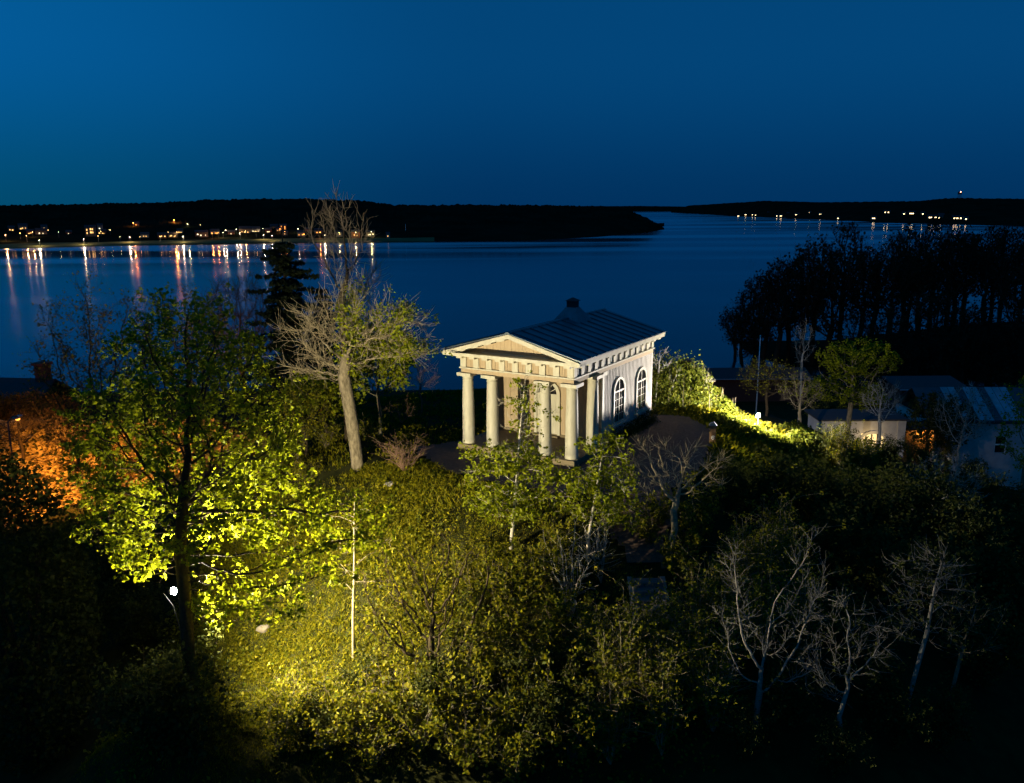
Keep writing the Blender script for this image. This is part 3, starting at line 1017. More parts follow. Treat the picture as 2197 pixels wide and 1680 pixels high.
make_spruce('tall black spruce behind the old bare tree', (sx, 49, zs), at_y(618, 498, 49).z - zs, 3.6, 8)
sx = at_y(690, 700, 58).x
zs = gz(sx, 58)
make_spruce('thin dark spruce half hidden behind the old bare tree, right of the tall one', (sx, 58, zs), at_y(690, 610, 58).z - zs, 2.6, 9)

# ---- saplings and bare trees on the front slope
x, y, z = gpt(1095, 1180)
make_tree('sapling', 'slender pale-stemmed sapling in fresh leaf right in front of the temple columns', 'tree', (x, y, z),
    grow(31, [(0, 0, -.2), (.12, 0, 1.4), (.28, .1, 3.0), (.38, .1, 4.6), (.62, .1, 6.9)],
         [(.2, .1, 3.0, 2.1, 1.6, 1.3), (.5, .1, 5.0, 1.2, 1.1, 1.7), (.1, 0, 1.9, 1.9, 1.4, .8)], 760, .17, 1.5, .36, .3, .12, .006, .075),
    PALEBARK, LEAF, 6500, .115, .10, .012, .014, .3, lambda p: (p[:, 2] < 4.2) | (np.sin(p[:, 0] * 31 + p[:, 2] * 17) > .62), 7, clump=5, tw=(600, .35, .012, .005))
x, y, z = gpt(1258, 1235)
make_tree('sapling', 'smaller leafy sapling before the right end of the temple porch', 'tree', (x, y, z),
    grow(32, [(0, 0, -.2), (.05, 0, 1.5), (.3, 0, 3.2), (.5, 0, 4.6), (.65, 0, 5.4)],
         [(.4, 0, 3.2, 1.8, 1.4, 1.0), (.6, 0, 4.6, 1.0, .9, .9), (.9, 0, 2.5, 1.3, 1.0, .6)], 420, .17, 1.5, .36, .12, .13, .006, .06),
    PALEBARK, LEAF, 4200, .115, .10, .012, .014, .3, None, 8, clump=5, tw=(300, .35, .012, .005))
x, y, z = gpt(1438, 1215)
make_tree('apple_tree', 'gnarled bare fruit tree with forked trunk right of the temple steps', 'tree', (x, y, z),
    grow(33, [(0, 0, -.2), (-.05, 0, .7), (.12, 0, 1.5), (.05, 0, 2.2)],
         [(-.9, 0, 3.9, 1.2, 1.1, 1.2), (.9, 0, 3.7, 1.3, 1.2, 1.2), (0, .2, 3.6, 1.0, 1.0, 1.3)], 420, .17, 1.7, .42, .12, .2, .008, .13),
    WARMBARK, None, 0, seed=9, split=.04, tw=(900, .4, .02, .0065))
x, y, z = gpt(757, 1410)
make_tree('bare_sapling', 'thin straight white-barked sapling without leaves on the lit grass slope', 'tree', (x, y, z),
    grow(34, [(0, 0, -.2), (.08, 0, 1.6), (.2, 0, 3.4), (.28, 0, 5.2), (.35, 0, 6.1)],
         [(.25, 0, 4.0, 1.5, 1.1, 2.0)], 120, .18, 1.8, .45, .45, .14, .008, .048),
    WARMBARK, None, 0, seed=10, split=.03, tw=(60, .3, .02, .006))
x, y, z = gpt(1615, 1590)
make_tree('forked_tree', 'bare tree with white twin stems rising from one trunk at lower right', 'tree', (x, y, z),
    grow(35, [(0, 0, -.2), (.05, 0, .9), (.12, 0, 1.7)],
         [(-.75, 0, 4.4, .7, .7, 2.6), (1.35, 0, 4.4, .8, .7, 2.7), (.3, .1, 3.4, 1.2, .8, .9)], 330, .17, 2.4, .36, .3, .15, .007, .10),
    SHADEBARK, None, 0, seed=11, split=.03, tw=(1300, .45, .02, .006))
x, y, z = gpt(1800, 1625)
make_tree('bare_tree', 'crooked bare tree between the twin-stemmed tree and the leaning sapling', 'tree', (x, y, z),
    grow(36, [(0, 0, -.2), (.05, 0, .6), (-.1, 0, 1.4), (.1, 0, 2.4)],
         [(0, 0, 3.8, 1.3, 1.0, 1.6), (-.6, 0, 2.6, .9, .8, .8)], 230, .19, 2.0, .42, .2, .22, .007, .07),
    SHADEBARK, LEAFDARK, 160, .09, .1, .012, .03, seed=12, tw=(800, .45, .02, .006))
x, y, z = gpt(1935, 1570)
make_tree('sapling', 'pale sapling leaning right with few leaves at lower right', 'tree', (x, y, z),
    grow(37, [(0, 0, -.2), (.15, 0, 1.5), (.45, 0, 3.4), (.55, 0, 5.0), (.75, 0, 6.2)],
         [(.3, 0, 4.5, 1.6, 1.2, 1.7)], 200, .19, 2.0, .45, .3, .14, .007, .07),
    SHADEBARK, LEAFDARK, 900, .10, .1, .012, .03, seed=13, clump=3, tw=(700, .45, .02, .006))
x, y, z = gpt(2010, 1590)
make_tree('bare_tree', 'thin dim tree just right of the pale leaning sapling', 'tree', (x, y, z),
    grow(38, [(0, 0, -.2), (.3, 0, 1.8), (.5, 0, 3.4)], [(.6, 0, 4.2, 1.2, 1.0, 1.3)], 160, .2, 2.0, .45, .3, .14, .007, .06),
    BARK, LEAFDARK, 500, .10, .1, .012, .03, seed=14, tw=(500, .45, .02, .006))

# ---- round tree and bare trees right of the temple
def tree_at(px, y):
    x = at_y(px, 950, y).x
    return (x, y, gz(x, y) - .05)
x, y, z = tree_at(1815, 60)
hh = at_y(1830, 722, 60).z - z
make_tree('round_tree', 'round-crowned yellow-green tree standing before the white building', 'tree', (x, y, z),
    grow(41, [(0, 0, -.3), (.1, 0, hh * .3), (.2, 0, hh * .5)],
         [(.4, 0, hh * .80, 3.1, 2.8, hh * .19), (-.6, 0, hh * .52, 3.0, 2.6, hh * .14), (.9, 0, hh * .45, 2.2, 2.2, hh * .1)], 1500, .25, 2.2, .45, .05, .16, .009, .18),
    BARK, LEAF, 9000, .16, .13, .016, .03, 1.0, None, 15, clump=3)
def bare_at(px, y, top, w, seed, label, leafm=None, n=0, bark=BARK, base=.3, rb=.11):
    x, y, z = tree_at(px, y)
    h = at_y(px, top, y).z - z
    return make_tree('bare_tree' if leafm is None else 'budding_tree', label, 'tree', (x, y, z),
        grow(seed, [(0, 0, -.3), (.05, 0, h * base * .5), (-.05, 0, h * base)], [(0, 0, h * (.55 + base * .45), w, w, h * (.45 - base * .42))], 700, .22, 2.2, .45, .12, .18, .009, rb),
        bark, leafm, n, .1, .12, .016, .03, .3, None, seed, tw=(1400, .4, .02, .007))
bare_at(1640, 60, 772, 2.3, 71, 'dim budding tree behind the lamp-lit hedge, below the flagpole', LEAFSHRUB, 1500, DARKBARK)
bare_at(1712, 57, 800, 1.6, 72, 'bare lit tree between the hedge lamp and the round tree', LEAF, 260)
bare_at(1885, 56, 815, 1.5, 73, 'forked snag-like bare tree in front of the lit arched doorway', None, 0, PALEBARK, .45)
bare_at(1710, 72, 690, 1.0, 74, 'thin pale tree against the dark promontory behind the round tree', None, 0, PALEBARK, .55, .10)
bare_at(2060, 60, 825, 2.2, 75, 'ghostly bare tree in front of the patched metal roof', LEAFDARK, 700, PALEBARK, .3)
bare_at(2040, 40, 975, 2.0, 76, 'bare whitish shrub-like tree below the long white building', None, 0, PALEBARK, .12, .07)
x, y, z = tree_at(2205, 50)
make_tree('leafy_tree', 'yellow-green leafy tree cut by the right edge beside the metal roof', 'tree', (x, y, z),
    grow(42, [(0, 0, -.3), (0, 0, 2.6)], [(0, 0, 5.4, 1.8, 1.8, 3.6)], 500, .28, 2.2, .5, .1, .15, .009, .12), BARK, LEAF, 3000, .14, .13, .016, .03, .5, None, 16)
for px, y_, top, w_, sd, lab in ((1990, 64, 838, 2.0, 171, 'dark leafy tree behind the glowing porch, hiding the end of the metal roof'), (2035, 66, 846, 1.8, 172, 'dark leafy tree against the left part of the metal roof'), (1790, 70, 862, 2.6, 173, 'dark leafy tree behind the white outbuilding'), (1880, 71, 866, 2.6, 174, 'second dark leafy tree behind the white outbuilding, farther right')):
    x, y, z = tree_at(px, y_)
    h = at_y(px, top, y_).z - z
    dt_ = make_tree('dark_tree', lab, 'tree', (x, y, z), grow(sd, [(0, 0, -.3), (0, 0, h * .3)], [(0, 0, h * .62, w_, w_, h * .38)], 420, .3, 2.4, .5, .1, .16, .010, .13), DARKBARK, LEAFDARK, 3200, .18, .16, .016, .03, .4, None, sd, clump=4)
    for ch_ in dt_.children:
        if ch_.name.startswith('branches'):
            ch_['kind'] = 'stuff'
# ---- shrubs: three kinds with stems and foliage, copied
def shrub_graph(seed, h, w, n_stem, rtip=.005):
    rs = np.random.RandomState(seed)
    P, par = [np.zeros(3)], [-1]
    for k in range(n_stem):
        a = rs.rand() * 6.283
        lean = rs.rand() ** .7 * w
        tip = np.array([math.cos(a) * lean, math.sin(a) * lean, h * (.6 + .5 * rs.rand())])
        prev = 0
        m = 6
        for i in range(1, m + 1):
            t_ = i / m
            p = np.array([tip[0] * t_ ** 1.2, tip[1] * t_ ** 1.2, tip[2] * t_]) + rs.normal(size=3) * .045
            P.append(p)
            par.append(prev)
            prev = len(P) - 1
            if i >= 2:
                for _ in range(rs.randint(1, 3)):
                    q0 = prev
                    d = np.array([rs.normal() * .7 + math.cos(a) * .4, rs.normal() * .7 + math.sin(a) * .4, .7])
                    for s in range(2):
                        P.append(P[q0] + d * .2 * (.5 + rs.rand()) + rs.normal(size=3) * .03)
                        par.append(q0)
                        q0 = len(P) - 1
    P, par = np.array(P), np.array(par)
    return P, par, radii(P, par, rtip, .045)
proto = {}
def shrub_proto(key, name, label, cat, g, bark, leafm, n, size, spread, loc, group=None, tw=None, clump=3, cname='foliage'):
    o = make_tree(name, label, cat, loc, g, bark, leafm, n, size, spread, .02, .5, .4, None, hash(key) % 97 if False else len(proto) + 30, group=group, cname=cname, tw=tw, clump=clump)
    proto[key] = o
    return o
ORD = ['first', 'second', 'third', 'fourth', 'fifth', 'sixth', 'seventh', 'eighth', 'ninth', 'tenth', 'eleventh', 'twelfth', 'thirteenth', 'fourteenth']
def row_labels(spots):
    n = len(spots)
    nr = 1 if n < 8 else max(2, -(-n // 13))
    by_y = sorted(range(n), key=lambda i: spots[i][1])
    out = [''] * n
    for r in range(nr):
        row = by_y[r * n // nr:(r + 1) * n // nr]
        nm = {1: [''], 2: ['upper row ', 'lower row '], 3: ['upper row ', 'middle row ', 'lower row '], 4: ['top row ', 'second row ', 'third row ', 'lowest row ']}[nr][r]
        for k, i in enumerate(sorted(row, key=lambda i: spots[i][0])):
            out[i] = ', %s%s from the left' % (nm, ORD[k])
    return out
def shrubs(key, name, label0, group, spots, mk, rs):
    for (px, py, s), suffix in zip(spots, row_labels(spots)):
        label = label0 + suffix
        x, y, z = gpt(px, py)
        if key not in proto:
            o = mk((x, y, z))
            o.scale = (s, s, s)
            o.rotation_euler.z = rs.rand() * 6
            o['label'], o['group'] = label, group
        else:
            o = dup(proto[key], (x, y, z), rs.rand() * 6.28, label, group, (s * (.85 + .3 * rs.rand()), s * (.85 + .3 * rs.rand()), s * (.85 + .3 * rs.rand())))
        o.name = name
rs = np.random.RandomState(77)
# leafy shrubs among the saplings, lit
LIT = [(1010, 1270, .7), (1070, 1300, .9), (1140, 1270, .8), (1180, 1330, 1.0), (1100, 1390, 1.0), (1220, 1420, 1.0), (1150, 1450, 1.0), (1060, 1480, 1.1), (1320, 1130, .7), (1200, 1215, .7)]
shrubs('lit', 'leafy_shrub', 'yellow-lit leafy shrub below the temple saplings', 'lit leafy shrubs below the saplings', LIT,
       lambda loc: shrub_proto('lit', 'leafy_shrub', '', 'shrub', shrub_graph(3, 2.3, 1.0, 13), BARK, LEAFSHRUB, 1500, .125, .11, loc, clump=6), rs)
# dark-stemmed big bush in front
x, y, z = gpt(930, 1490)
make_tree('bush', 'large dark-branched bush silhouetted against the lit slope at bottom centre', 'bush', (x, y, z),
    grow(45, [(0, 0, -.2), (0, 0, .7)], [(-.9, .2, 3.2, 1.7, 1.3, 2.1), (.8, 0, 3.6, 1.7, 1.3, 2.3), (0, 0, 1.8, 1.9, 1.2, 1.0)], 800, .18, 1.8, .38, .15, .18, .013, .15),
    DARKBARK, LEAFSHRUB, 2200, .105, .12, .014, .03, .4, None, 17, clump=5, cname='foliage', tw=(900, .35, .014, .006), tname='stems')
# brush along the lower edge of the light
BR = [(620, 1560, .8), (700, 1555, .8), (770, 1580, .9), (840, 1560, 1.0), (600, 1620, .9), (700, 1620, 1.0), (800, 1650, 1.0), (900, 1620, 1.1), (980, 1570, 1.1), (1000, 1650, 1.1), (1090, 1600, 1.1), (1180, 1560, 1.1), (1100, 1680, 1.1), (1230, 1640, 1.2), (1130, 1640, 1.1)]
shrubs('brush', 'brush_shrub', 'half-lit brush shrub at the foot of the lit slope', 'brush along the bottom of the lit slope', BR,
       lambda loc: shrub_proto('brush', 'brush_shrub', '', 'shrub', shrub_graph(5, 2.1, 1.1, 17), BARK, LEAFSHRUB, 1150, .115, .12, loc, clump=6), rs)
# upright thicket right of the middle
TH = [(1280, 1480, 1.0), (1350, 1460, 1.0), (1420, 1430, 1.0), (1490, 1390, 1.1), (1330, 1560, 1.1), (1410, 1540, 1.1), (1490, 1510, 1.1), (1560, 1460, 1.1), (1560, 1360, 1.1), (1630, 1330, 1.1), (1700, 1330, 1.1), (1640, 1420, 1.1), (1530, 1570, 1.1), (1420, 1620, 1.1), (1310, 1640, 1.1), (1720, 1420, 1.1), (1590, 1250, 1.0), (1670, 1240, 1.0)]
THB = [(1800, 1010, .8), (1850, 1015, .7), (2030, 1010, .8), (2095, 1005, .8), (2165, 1010, .9), (1950, 1000, .7)]
shrubs('thicket', 'thicket_shrub', 'upright many-stemmed shrub below the stone steps', 'upright thicket right of the steps', TH,
       lambda loc: shrub_proto('thicket', 'thicket_shrub', '', 'shrub', shrub_graph(7, 2.7, .75, 26), WARMBARK, LEAFSHRUB, 2100, .09, .10, loc, clump=3), rs)
shrubs('thicket', 'thicket_shrub', 'twiggy shrub in front of the white buildings', 'twiggy shrubs before the white buildings', THB, None, rs)
# tall pale switches by the steps
SW = [(1225, 1330, 1.0), (1290, 1250, .8)]
for k, (px, py, s) in enumerate(SW):
    x, y, z = gpt(px, py)
    make_tree('switch_shrub', ['clump of tall pale switches left of the stone steps', 'second clump of pale switches nearer the temple beside the path'][k], 'shrub', (x, y, z),
              tuple(shrub_graph(90 + k, 3.2 * s, 1.0, 17, .007)), PALEBARK, LEAFSHRUB, 160, .08, .1, .02, .5, .4, None, 90 + k, cname='foliage', tname='stems')
x, y, z = gpt(868, 1012)
make_tree('switch_shrub', 'clump of bare brown twigs on the grass left of the temple porch', 'shrub', (x, y, z),
          tuple(shrub_graph(94, 1.5, 1.1, 30, .006)), REDBARK, LEAFSHRUB, 120, .07, .1, .02, .5, .4, None, 94, cname='foliage', tname='stems')
# dark shrubs
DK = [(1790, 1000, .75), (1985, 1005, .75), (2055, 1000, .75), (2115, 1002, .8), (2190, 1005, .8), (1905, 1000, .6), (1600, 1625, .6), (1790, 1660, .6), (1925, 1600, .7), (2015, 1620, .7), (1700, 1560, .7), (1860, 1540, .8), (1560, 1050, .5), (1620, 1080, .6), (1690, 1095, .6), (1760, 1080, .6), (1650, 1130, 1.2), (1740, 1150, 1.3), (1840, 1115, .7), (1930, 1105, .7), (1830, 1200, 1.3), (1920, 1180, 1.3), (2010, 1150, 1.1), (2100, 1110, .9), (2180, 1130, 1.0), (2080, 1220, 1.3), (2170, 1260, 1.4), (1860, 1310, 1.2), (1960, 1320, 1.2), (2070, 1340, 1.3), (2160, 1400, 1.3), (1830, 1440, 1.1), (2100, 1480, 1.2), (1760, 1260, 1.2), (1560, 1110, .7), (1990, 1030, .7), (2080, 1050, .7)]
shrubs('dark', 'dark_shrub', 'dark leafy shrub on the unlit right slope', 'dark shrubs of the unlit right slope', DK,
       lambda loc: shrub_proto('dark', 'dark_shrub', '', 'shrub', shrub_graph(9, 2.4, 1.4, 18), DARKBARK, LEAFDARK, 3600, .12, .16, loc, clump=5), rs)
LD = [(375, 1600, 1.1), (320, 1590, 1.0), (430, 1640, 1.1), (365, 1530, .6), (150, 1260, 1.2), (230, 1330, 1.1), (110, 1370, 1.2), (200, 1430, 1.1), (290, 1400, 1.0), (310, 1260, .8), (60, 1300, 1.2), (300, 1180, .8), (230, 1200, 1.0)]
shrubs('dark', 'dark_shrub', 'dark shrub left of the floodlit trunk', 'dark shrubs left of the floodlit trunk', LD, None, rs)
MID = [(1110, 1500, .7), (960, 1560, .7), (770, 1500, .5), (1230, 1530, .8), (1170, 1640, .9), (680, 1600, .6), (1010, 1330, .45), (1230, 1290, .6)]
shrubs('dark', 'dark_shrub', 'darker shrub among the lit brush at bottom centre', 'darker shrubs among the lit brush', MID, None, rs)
UN = [(560, 960, .8), (640, 985, .8), (700, 965, .7), (800, 960, .6), (590, 1020, .7), (660, 1050, .6)]
shrubs('brush', 'brush_shrub', 'shaded shrub under the trees behind the old trunk', 'undergrowth behind the old bare tree', UN, None, rs)
# shrubs at the apple tree and below the hedge
AP_ = [(1390, 1170, .8), (1480, 1190, .9), (1420, 1130, .6), (1500, 1130, .8), (1460, 1250, .7)]
shrubs('lit', 'leafy_shrub', 'dim shrub round the gnarled fruit tree', 'shrubs round the fruit tree', AP_, None, rs)

# ---- the two floodlit hedges
def hedge(name, label, pts, n, seed, leafm=HEDGEL, size=.12, tw_n=60, bare=0):
    """pts: list of (x, y, height, half width) along the hedge"""
    rs = np.random.RandomState(seed)
    pts = np.array(pts, float)
    root = thing(name, label, name, (pts[:, 0].mean(), pts[:, 1].mean(), gz(pts[:, 0].mean(), pts[:, 1].mean())))
    o = np.array(root.location)
    s = rs.rand(n) * (len(pts) - 1)
    i = np.minimum(s.astype(int), len(pts) - 2)
    f = (s - i)[:, None]
    c = pts[i] * (1 - f) + pts[i + 1] * f
    ang = rs.rand(n) * 6.283
    r = rs.rand(n) ** .35
    hgt = c[:, 2] * (.82 + .36 * vnoise(c[:, 0] * 1.3, c[:, 1] * 1.3, seed))
    x, y = c[:, 0] + np.cos(ang) * r * c[:, 3], c[:, 1] + np.sin(ang) * r * c[:, 3]
    zf = rs.rand(n)
    rr = (1 - .45 * zf ** 3) * (.72 + .75 * vnoise(ang * 2.2 + seed, zf * 4 + c[:, 0] * 1.5, seed + 1)) * np.where(rs.rand(n) < .12, 1.22, 1)
    x, y = c[:, 0] + (x - c[:, 0]) * rr, c[:, 1] + (y - c[:, 1]) * rr
    zz = ground(x, y) + .05 + zf * hgt * np.sqrt(np.maximum(0.05, 1 - .6 * r * r)) * (.8 + .45 * vnoise(x * 3.1, y * 3.1, seed + 2)) * np.where(rs.rand(n) < .08, 1.18, 1)
    C = np.stack([x, y, zz], 1) - o
    V, F3 = leaves(C, rs, size, .03, .1)
    link('foliage', np_mesh('foliage', V, None, F3, leafm), root)
    tb_ = MB()
    for k in range(tw_n):
        j = rs.randint(n)
        p = np.array([x[j], y[j], float(ground(x[j], y[j]))]) - o
        hh = hgt[j] * (.6 + .5 * rs.rand())
        q_ = p + np.array([rs.normal() * .25, rs.normal() * .25, hh])
        tb_.tube([p, (p + q_) / 2 + rs.normal(size=3) * .06, q_], [.022, .015, .006], 4)
    part('stems', tb_, BARK, root)['kind'] = 'stuff'
    return root
hedge('hedge', 'long tall floodlit yellow-green hedge sloping down from the rear corner of the temple', [(7.4, 47.6, 3.0, 1.0), (8.6, 47.6, 2.9, 1.1), (10.2, 48.0, 2.6, 1.2), (11.4, 48.9, 2.0, 1.1)], 15000, 81, size=.125, tw_n=36)
for k, (bx0, by0, bh, br, lab) in enumerate([
        (12.1, 48.5, 1.5, .9, 'bright leafy bush just behind the right floodlight, next to the tall hedge'),
        (16.6, 47.0, .8, .9, 'leafy bush right of and behind the right floodlight'),
        (11.5, 44.3, .6, .9, 'low lit bush at the edge of the gravel beside the trail post'),
        (12.9, 43.5, .55, 1.0, 'low yellow-green bush below the right floodlight'),
        (14.6, 43.7, .6, 1.0, 'low bush below and right of the right floodlight'),
        (16.3, 44.7, .85, 1.0, 'dimmer bush farther right below the right floodlight')]):
    hedge('bush', lab, [(bx0 - br * .5, by0, bh * .9, br), (bx0, by0 + .1, bh, br * 1.05), (bx0 + br * .5, by0, bh * .8, br)], int(2600 * br * (bh + .5)), 140 + k, size=.13, tw_n=10)
hedge('hedge', 'dim low hedge running down towards the white building', [(17.6, 43.2, .8, .8), (19.4, 45.4, 1.0, .9), (21.6, 48.5, 1.2, 1.2)], 5000, 83, LEAFSHRUB, .13)
# bare shrubs sticking out of the long hedge
for k, (px, y_, top, lab) in enumerate([(1405, 46.8, 742, 'bare twiggy shrub at the rear corner of the temple'), (1435, 47.2, 790, 'bare shoot standing out of the middle of the tall hedge'), (1500, 48.3, 800, 'bare antler-like branch over the low end of the tall hedge')]):
    x = at_y(px, 850, y_).x
    z = gz(x, y_)
    h = at_y(px, top, y_).z - z
    make_tree('bare_shrub', lab, 'shrub', (x, y_, z), grow(100 + k, [(0, 0, -.1), (.1, 0, h * .45)], [(.3, 0, h * .75, .7, .6, h * .25)], 60, .18, 1.6, .35, .2, .2, .010, .045),
              PALEBARK, None, 0, seed=20 + k, split=.5, tw=(90, .3, .03, .008))
# round dark bush at the left edge hiding the orange bank, and dark growth on the bank
x, y = -16.9, 26.5
rsb = np.random.RandomState(5)
bx = thing('dense_bush', 'big rounded dark bush at the left edge, black against the orange-lit bank', 'bush', (x, y, gz(x, y)))
p_ = at_y(0, 975, 26.5).z - gz(x, y)
n = 15000
v = rsb.normal(size=(n, 3))
v /= np.linalg.norm(v, axis=1)[:, None]
v *= (rsb.rand(n, 1) ** .2)
C = v * np.array([2.9, 2.0, p_ * .52]) + np.array([-.2, 0, p_ * .5])
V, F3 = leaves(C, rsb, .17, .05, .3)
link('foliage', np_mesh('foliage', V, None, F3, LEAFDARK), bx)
stm = MB()
for k in range(16):
    a = rsb.rand() * 6.28
    stm.tube([(0, 0, -.2), (math.cos(a) * .6, math.sin(a) * .6, p_ * .4), (math.cos(a) * 1.6 - .5, math.sin(a) * 1.2, p_ * (.6 + .3 * rsb.rand()))], [.07, .05, .02], 5)
part('stems', stm, DARKBARK, bx)

# ---- leaf litter on the orange-lit bank
rsl = np.random.RandomState(6)
n = 16000
bx_, by_ = -36 + rsl.rand(n) * 23, 46 + rsl.rand(n) * 11
C = np.stack([bx_, by_, ground(bx_, by_) + .06 + .1 * rsl.rand(n)], 1)
V, F3 = leaves(C, rsl, .40, .03, 1.2, ratio=.7)
structure('leaf_litter', np_mesh('leaf_litter', V, None, F3, LITTER), 'stuff')
for k, (px, y_, top, w) in enumerate([(45, 50, 885, 1.3), (105, 51, 880, 1.5), (150, 49, 890, 1.3)]):
    small_tree(px, 950, y_, top, w, 120 + k, 'black bare sapling against the orange-lit bank, %s from the left' % ORD[k], None, 0, DARKBARK, 'bare_sapling', rb=.10, base=.4, tw=(300, .5, .03, .011), group='saplings before the orange bank')
for k, (px, y_, top) in enumerate([(25, 62, 845), (80, 63, 840), (130, 61, 850), (-30, 61, 850)]):
    small_tree(px, 950, y_, top, 2.2, 130 + k, 'dim brown leafy tree above the orange street lamp, %s' % ['second from the left', 'third from the left', 'rightmost', 'cut by the frame edge'][k], LEAFRED, 2600, DARKBARK, 'small_tree', base=.2, size=.16, group='dim trees above the orange lamp')

# ---- grass and weeds on the slope and plateau
rsg = np.random.RandomState(12)
def blades(n, x0, x1, y0, y1, keep, hmin, hmax, wid, seed):
    rs = np.random.RandomState(seed)
    k = 7                                              # blades to a tuft
    m = n // k
    cx, cy = x0 + rs.rand(m) * (x1 - x0), y0 + rs.rand(m) * (y1 - y0)
    ok = keep(cx, cy, rs)
    cx, cy = cx[ok], cy[ok]
    th = (hmin + (hmax - hmin) * rs.rand(len(cx)) ** 2 * (.3 + 1.4 * vnoise(cx * .6, cy * .6, 9)))
    X_, Y_ = np.repeat(cx, k) + rs.normal(size=len(cx) * k) * .07, np.repeat(cy, k) + rs.normal(size=len(cx) * k) * .07
    hh = np.repeat(th, k) * (.6 + .7 * rs.rand(len(X_)))
    g_ = ground(X_, Y_) - .01
    a = rs.rand(len(X_)) * 6.283
    ln = (.25 + .75 * rs.rand(len(X_))) * hh
    tx_, ty_ = np.cos(a) * ln, np.sin(a) * ln
    w = wid * (.6 + .8 * rs.rand(len(X_)))
    px_, py_ = -np.sin(a) * w, np.cos(a) * w
    P0 = np.stack([X_ - px_ * .5, Y_ - py_ * .5, g_], 1)
    P1 = np.stack([X_ + px_ * .5, Y_ + py_ * .5, g_], 1)
    P2 = np.stack([X_ + tx_ * .45 + px_ * .5, Y_ + ty_ * .45 + py_ * .5, g_ + hh * .75], 1)
    P3 = np.stack([X_ + tx_, Y_ + ty_, g_ + hh * .95], 1)
    V = np.stack([P0, P1, P2, P3], 1).reshape(-1, 3)
    i = np.arange(len(X_))[:, None] * 4
    F3 = np.concatenate([i + np.array([[0, 1, 2]]), i + np.array([[0, 2, 3]])], 1).reshape(-1, 3)
    return V, F3
def grass_ok(x, y, rs):
    d = np.clip(.75 + 2.2 * fbm(x * .45, y * .45, 41), .15, 1) * (.12 + .88 * sstep(2.0, -3.5, x - (y - 30) * .5)) * (.25 + .75 * sstep(21.5, 25, y))
    return (rs.rand(len(x)) < d) & ~inside(x + .5 * fbm(x, y, 21), y + .5 * fbm(x, y, 22), GPOLY)
V, F3 = blades(500000, -13.5, 5, 21, 37.5, grass_ok, .05, .15, .020, 12)
V2, F2 = blades(60000, -14, 3, 38, 53, grass_ok, .06, .22, .05, 13)
def verge_ok(x, y, rs):
    return ~inside(x, y, GPOLY)
V3, F3b = blades(70000, 7, 18, 35, 51, verge_ok, .08, .3, .05, 14)
structure('grass', np_mesh('grass', np.concatenate([V, V2, V3]), None, np.concatenate([F3, F2 + len(V), F3b + len(V) + len(V2)]), GRASSM), 'stuff')
n = 7000
wx, wy = -14 + rsg.rand(n) * 20, 20 + rsg.rand(n) * 17
kp = (rsg.rand(n) < np.clip(2.5 * fbm(wx * .55, wy * .55, 77) + .12, 0, 1)) & ~inside(wx, wy, GPOLY)
wx, wy = wx[kp], wy[kp]
wx, wy = np.repeat(wx, 7) + rsg.normal(size=len(wx) * 7) * .14, np.repeat(wy, 7) + rsg.normal(size=len(wy) * 7) * .14
C = np.stack([wx, wy, ground(wx, wy) + .06 + .26 * rsg.rand(len(wx))], 1)
V, F3 = leaves(C, rsg, .12, .02, .6, .8, .7)
structure('weeds', np_mesh('weeds', V, None, F3, LEAFSHRUB), 'stuff')
# weeds along the foot of the right wall, grass verge behind
n = 2600
wu, wv = 2.95 + np.abs(rsg.normal(size=n)) * .22, 3.0 + rsg.rand(n) * 6.4
wx = TX + wu * math.cos(YAW) - wv * math.sin(YAW)
wy = TY + wu * math.sin(YAW) + wv * math.cos(YAW)
C = np.stack([wx, wy, -.3 + rsg.rand(n) ** 2 * .75], 1)
V, F3 = leaves(C, rsg, .16, .02, .0, .8, .22)
structure('weeds', np_mesh('weeds', V, None, F3, LEAFDARK), 'stuff')

# ================================================================== LAMPS AND SMALL THINGS
# ---- first floodlight
l1 = thing('floodlight', 'bright floodlight on a thin pole against the big tree trunk, aimed at the temple', 'floodlight', L1_POS)
dv = (Vector(L1_AIM) - Vector(L1_POS)).normalized()
hb = MB().lathe([(.03, -.08), (.05, -.06), (.06, -.01), (.06, .0)], 18)
ho = part('housing', hb, TAR, l1, True)
ho.rotation_euler = dv.to_track_quat('Z', 'Y').to_euler()
lens = part('lens', MB().lathe([(.058, .002), (.09, .03), (.11, .08), (.09, .14), (.05, .17), (.01, .18)], 18), emis('lamp_white', (1, .93, .74), 300), l1, True)
lens.rotation_euler = ho.rotation_euler
base = Vector((tx + .1, ty + .1, tz + T0 * .5)) - Vector(L1_POS)
part('pole', MB().tube([tuple(-dv * .2), (.02, .05, -.5), tuple(base)], .016, 8), TAR, l1, True)
lamp('floodlight_beam', 'SPOT', Vector(L1_POS) + dv * .13, L1_POWER, L1_COL, .06, l1, L1_AIM, 164, .8).location = dv * .30
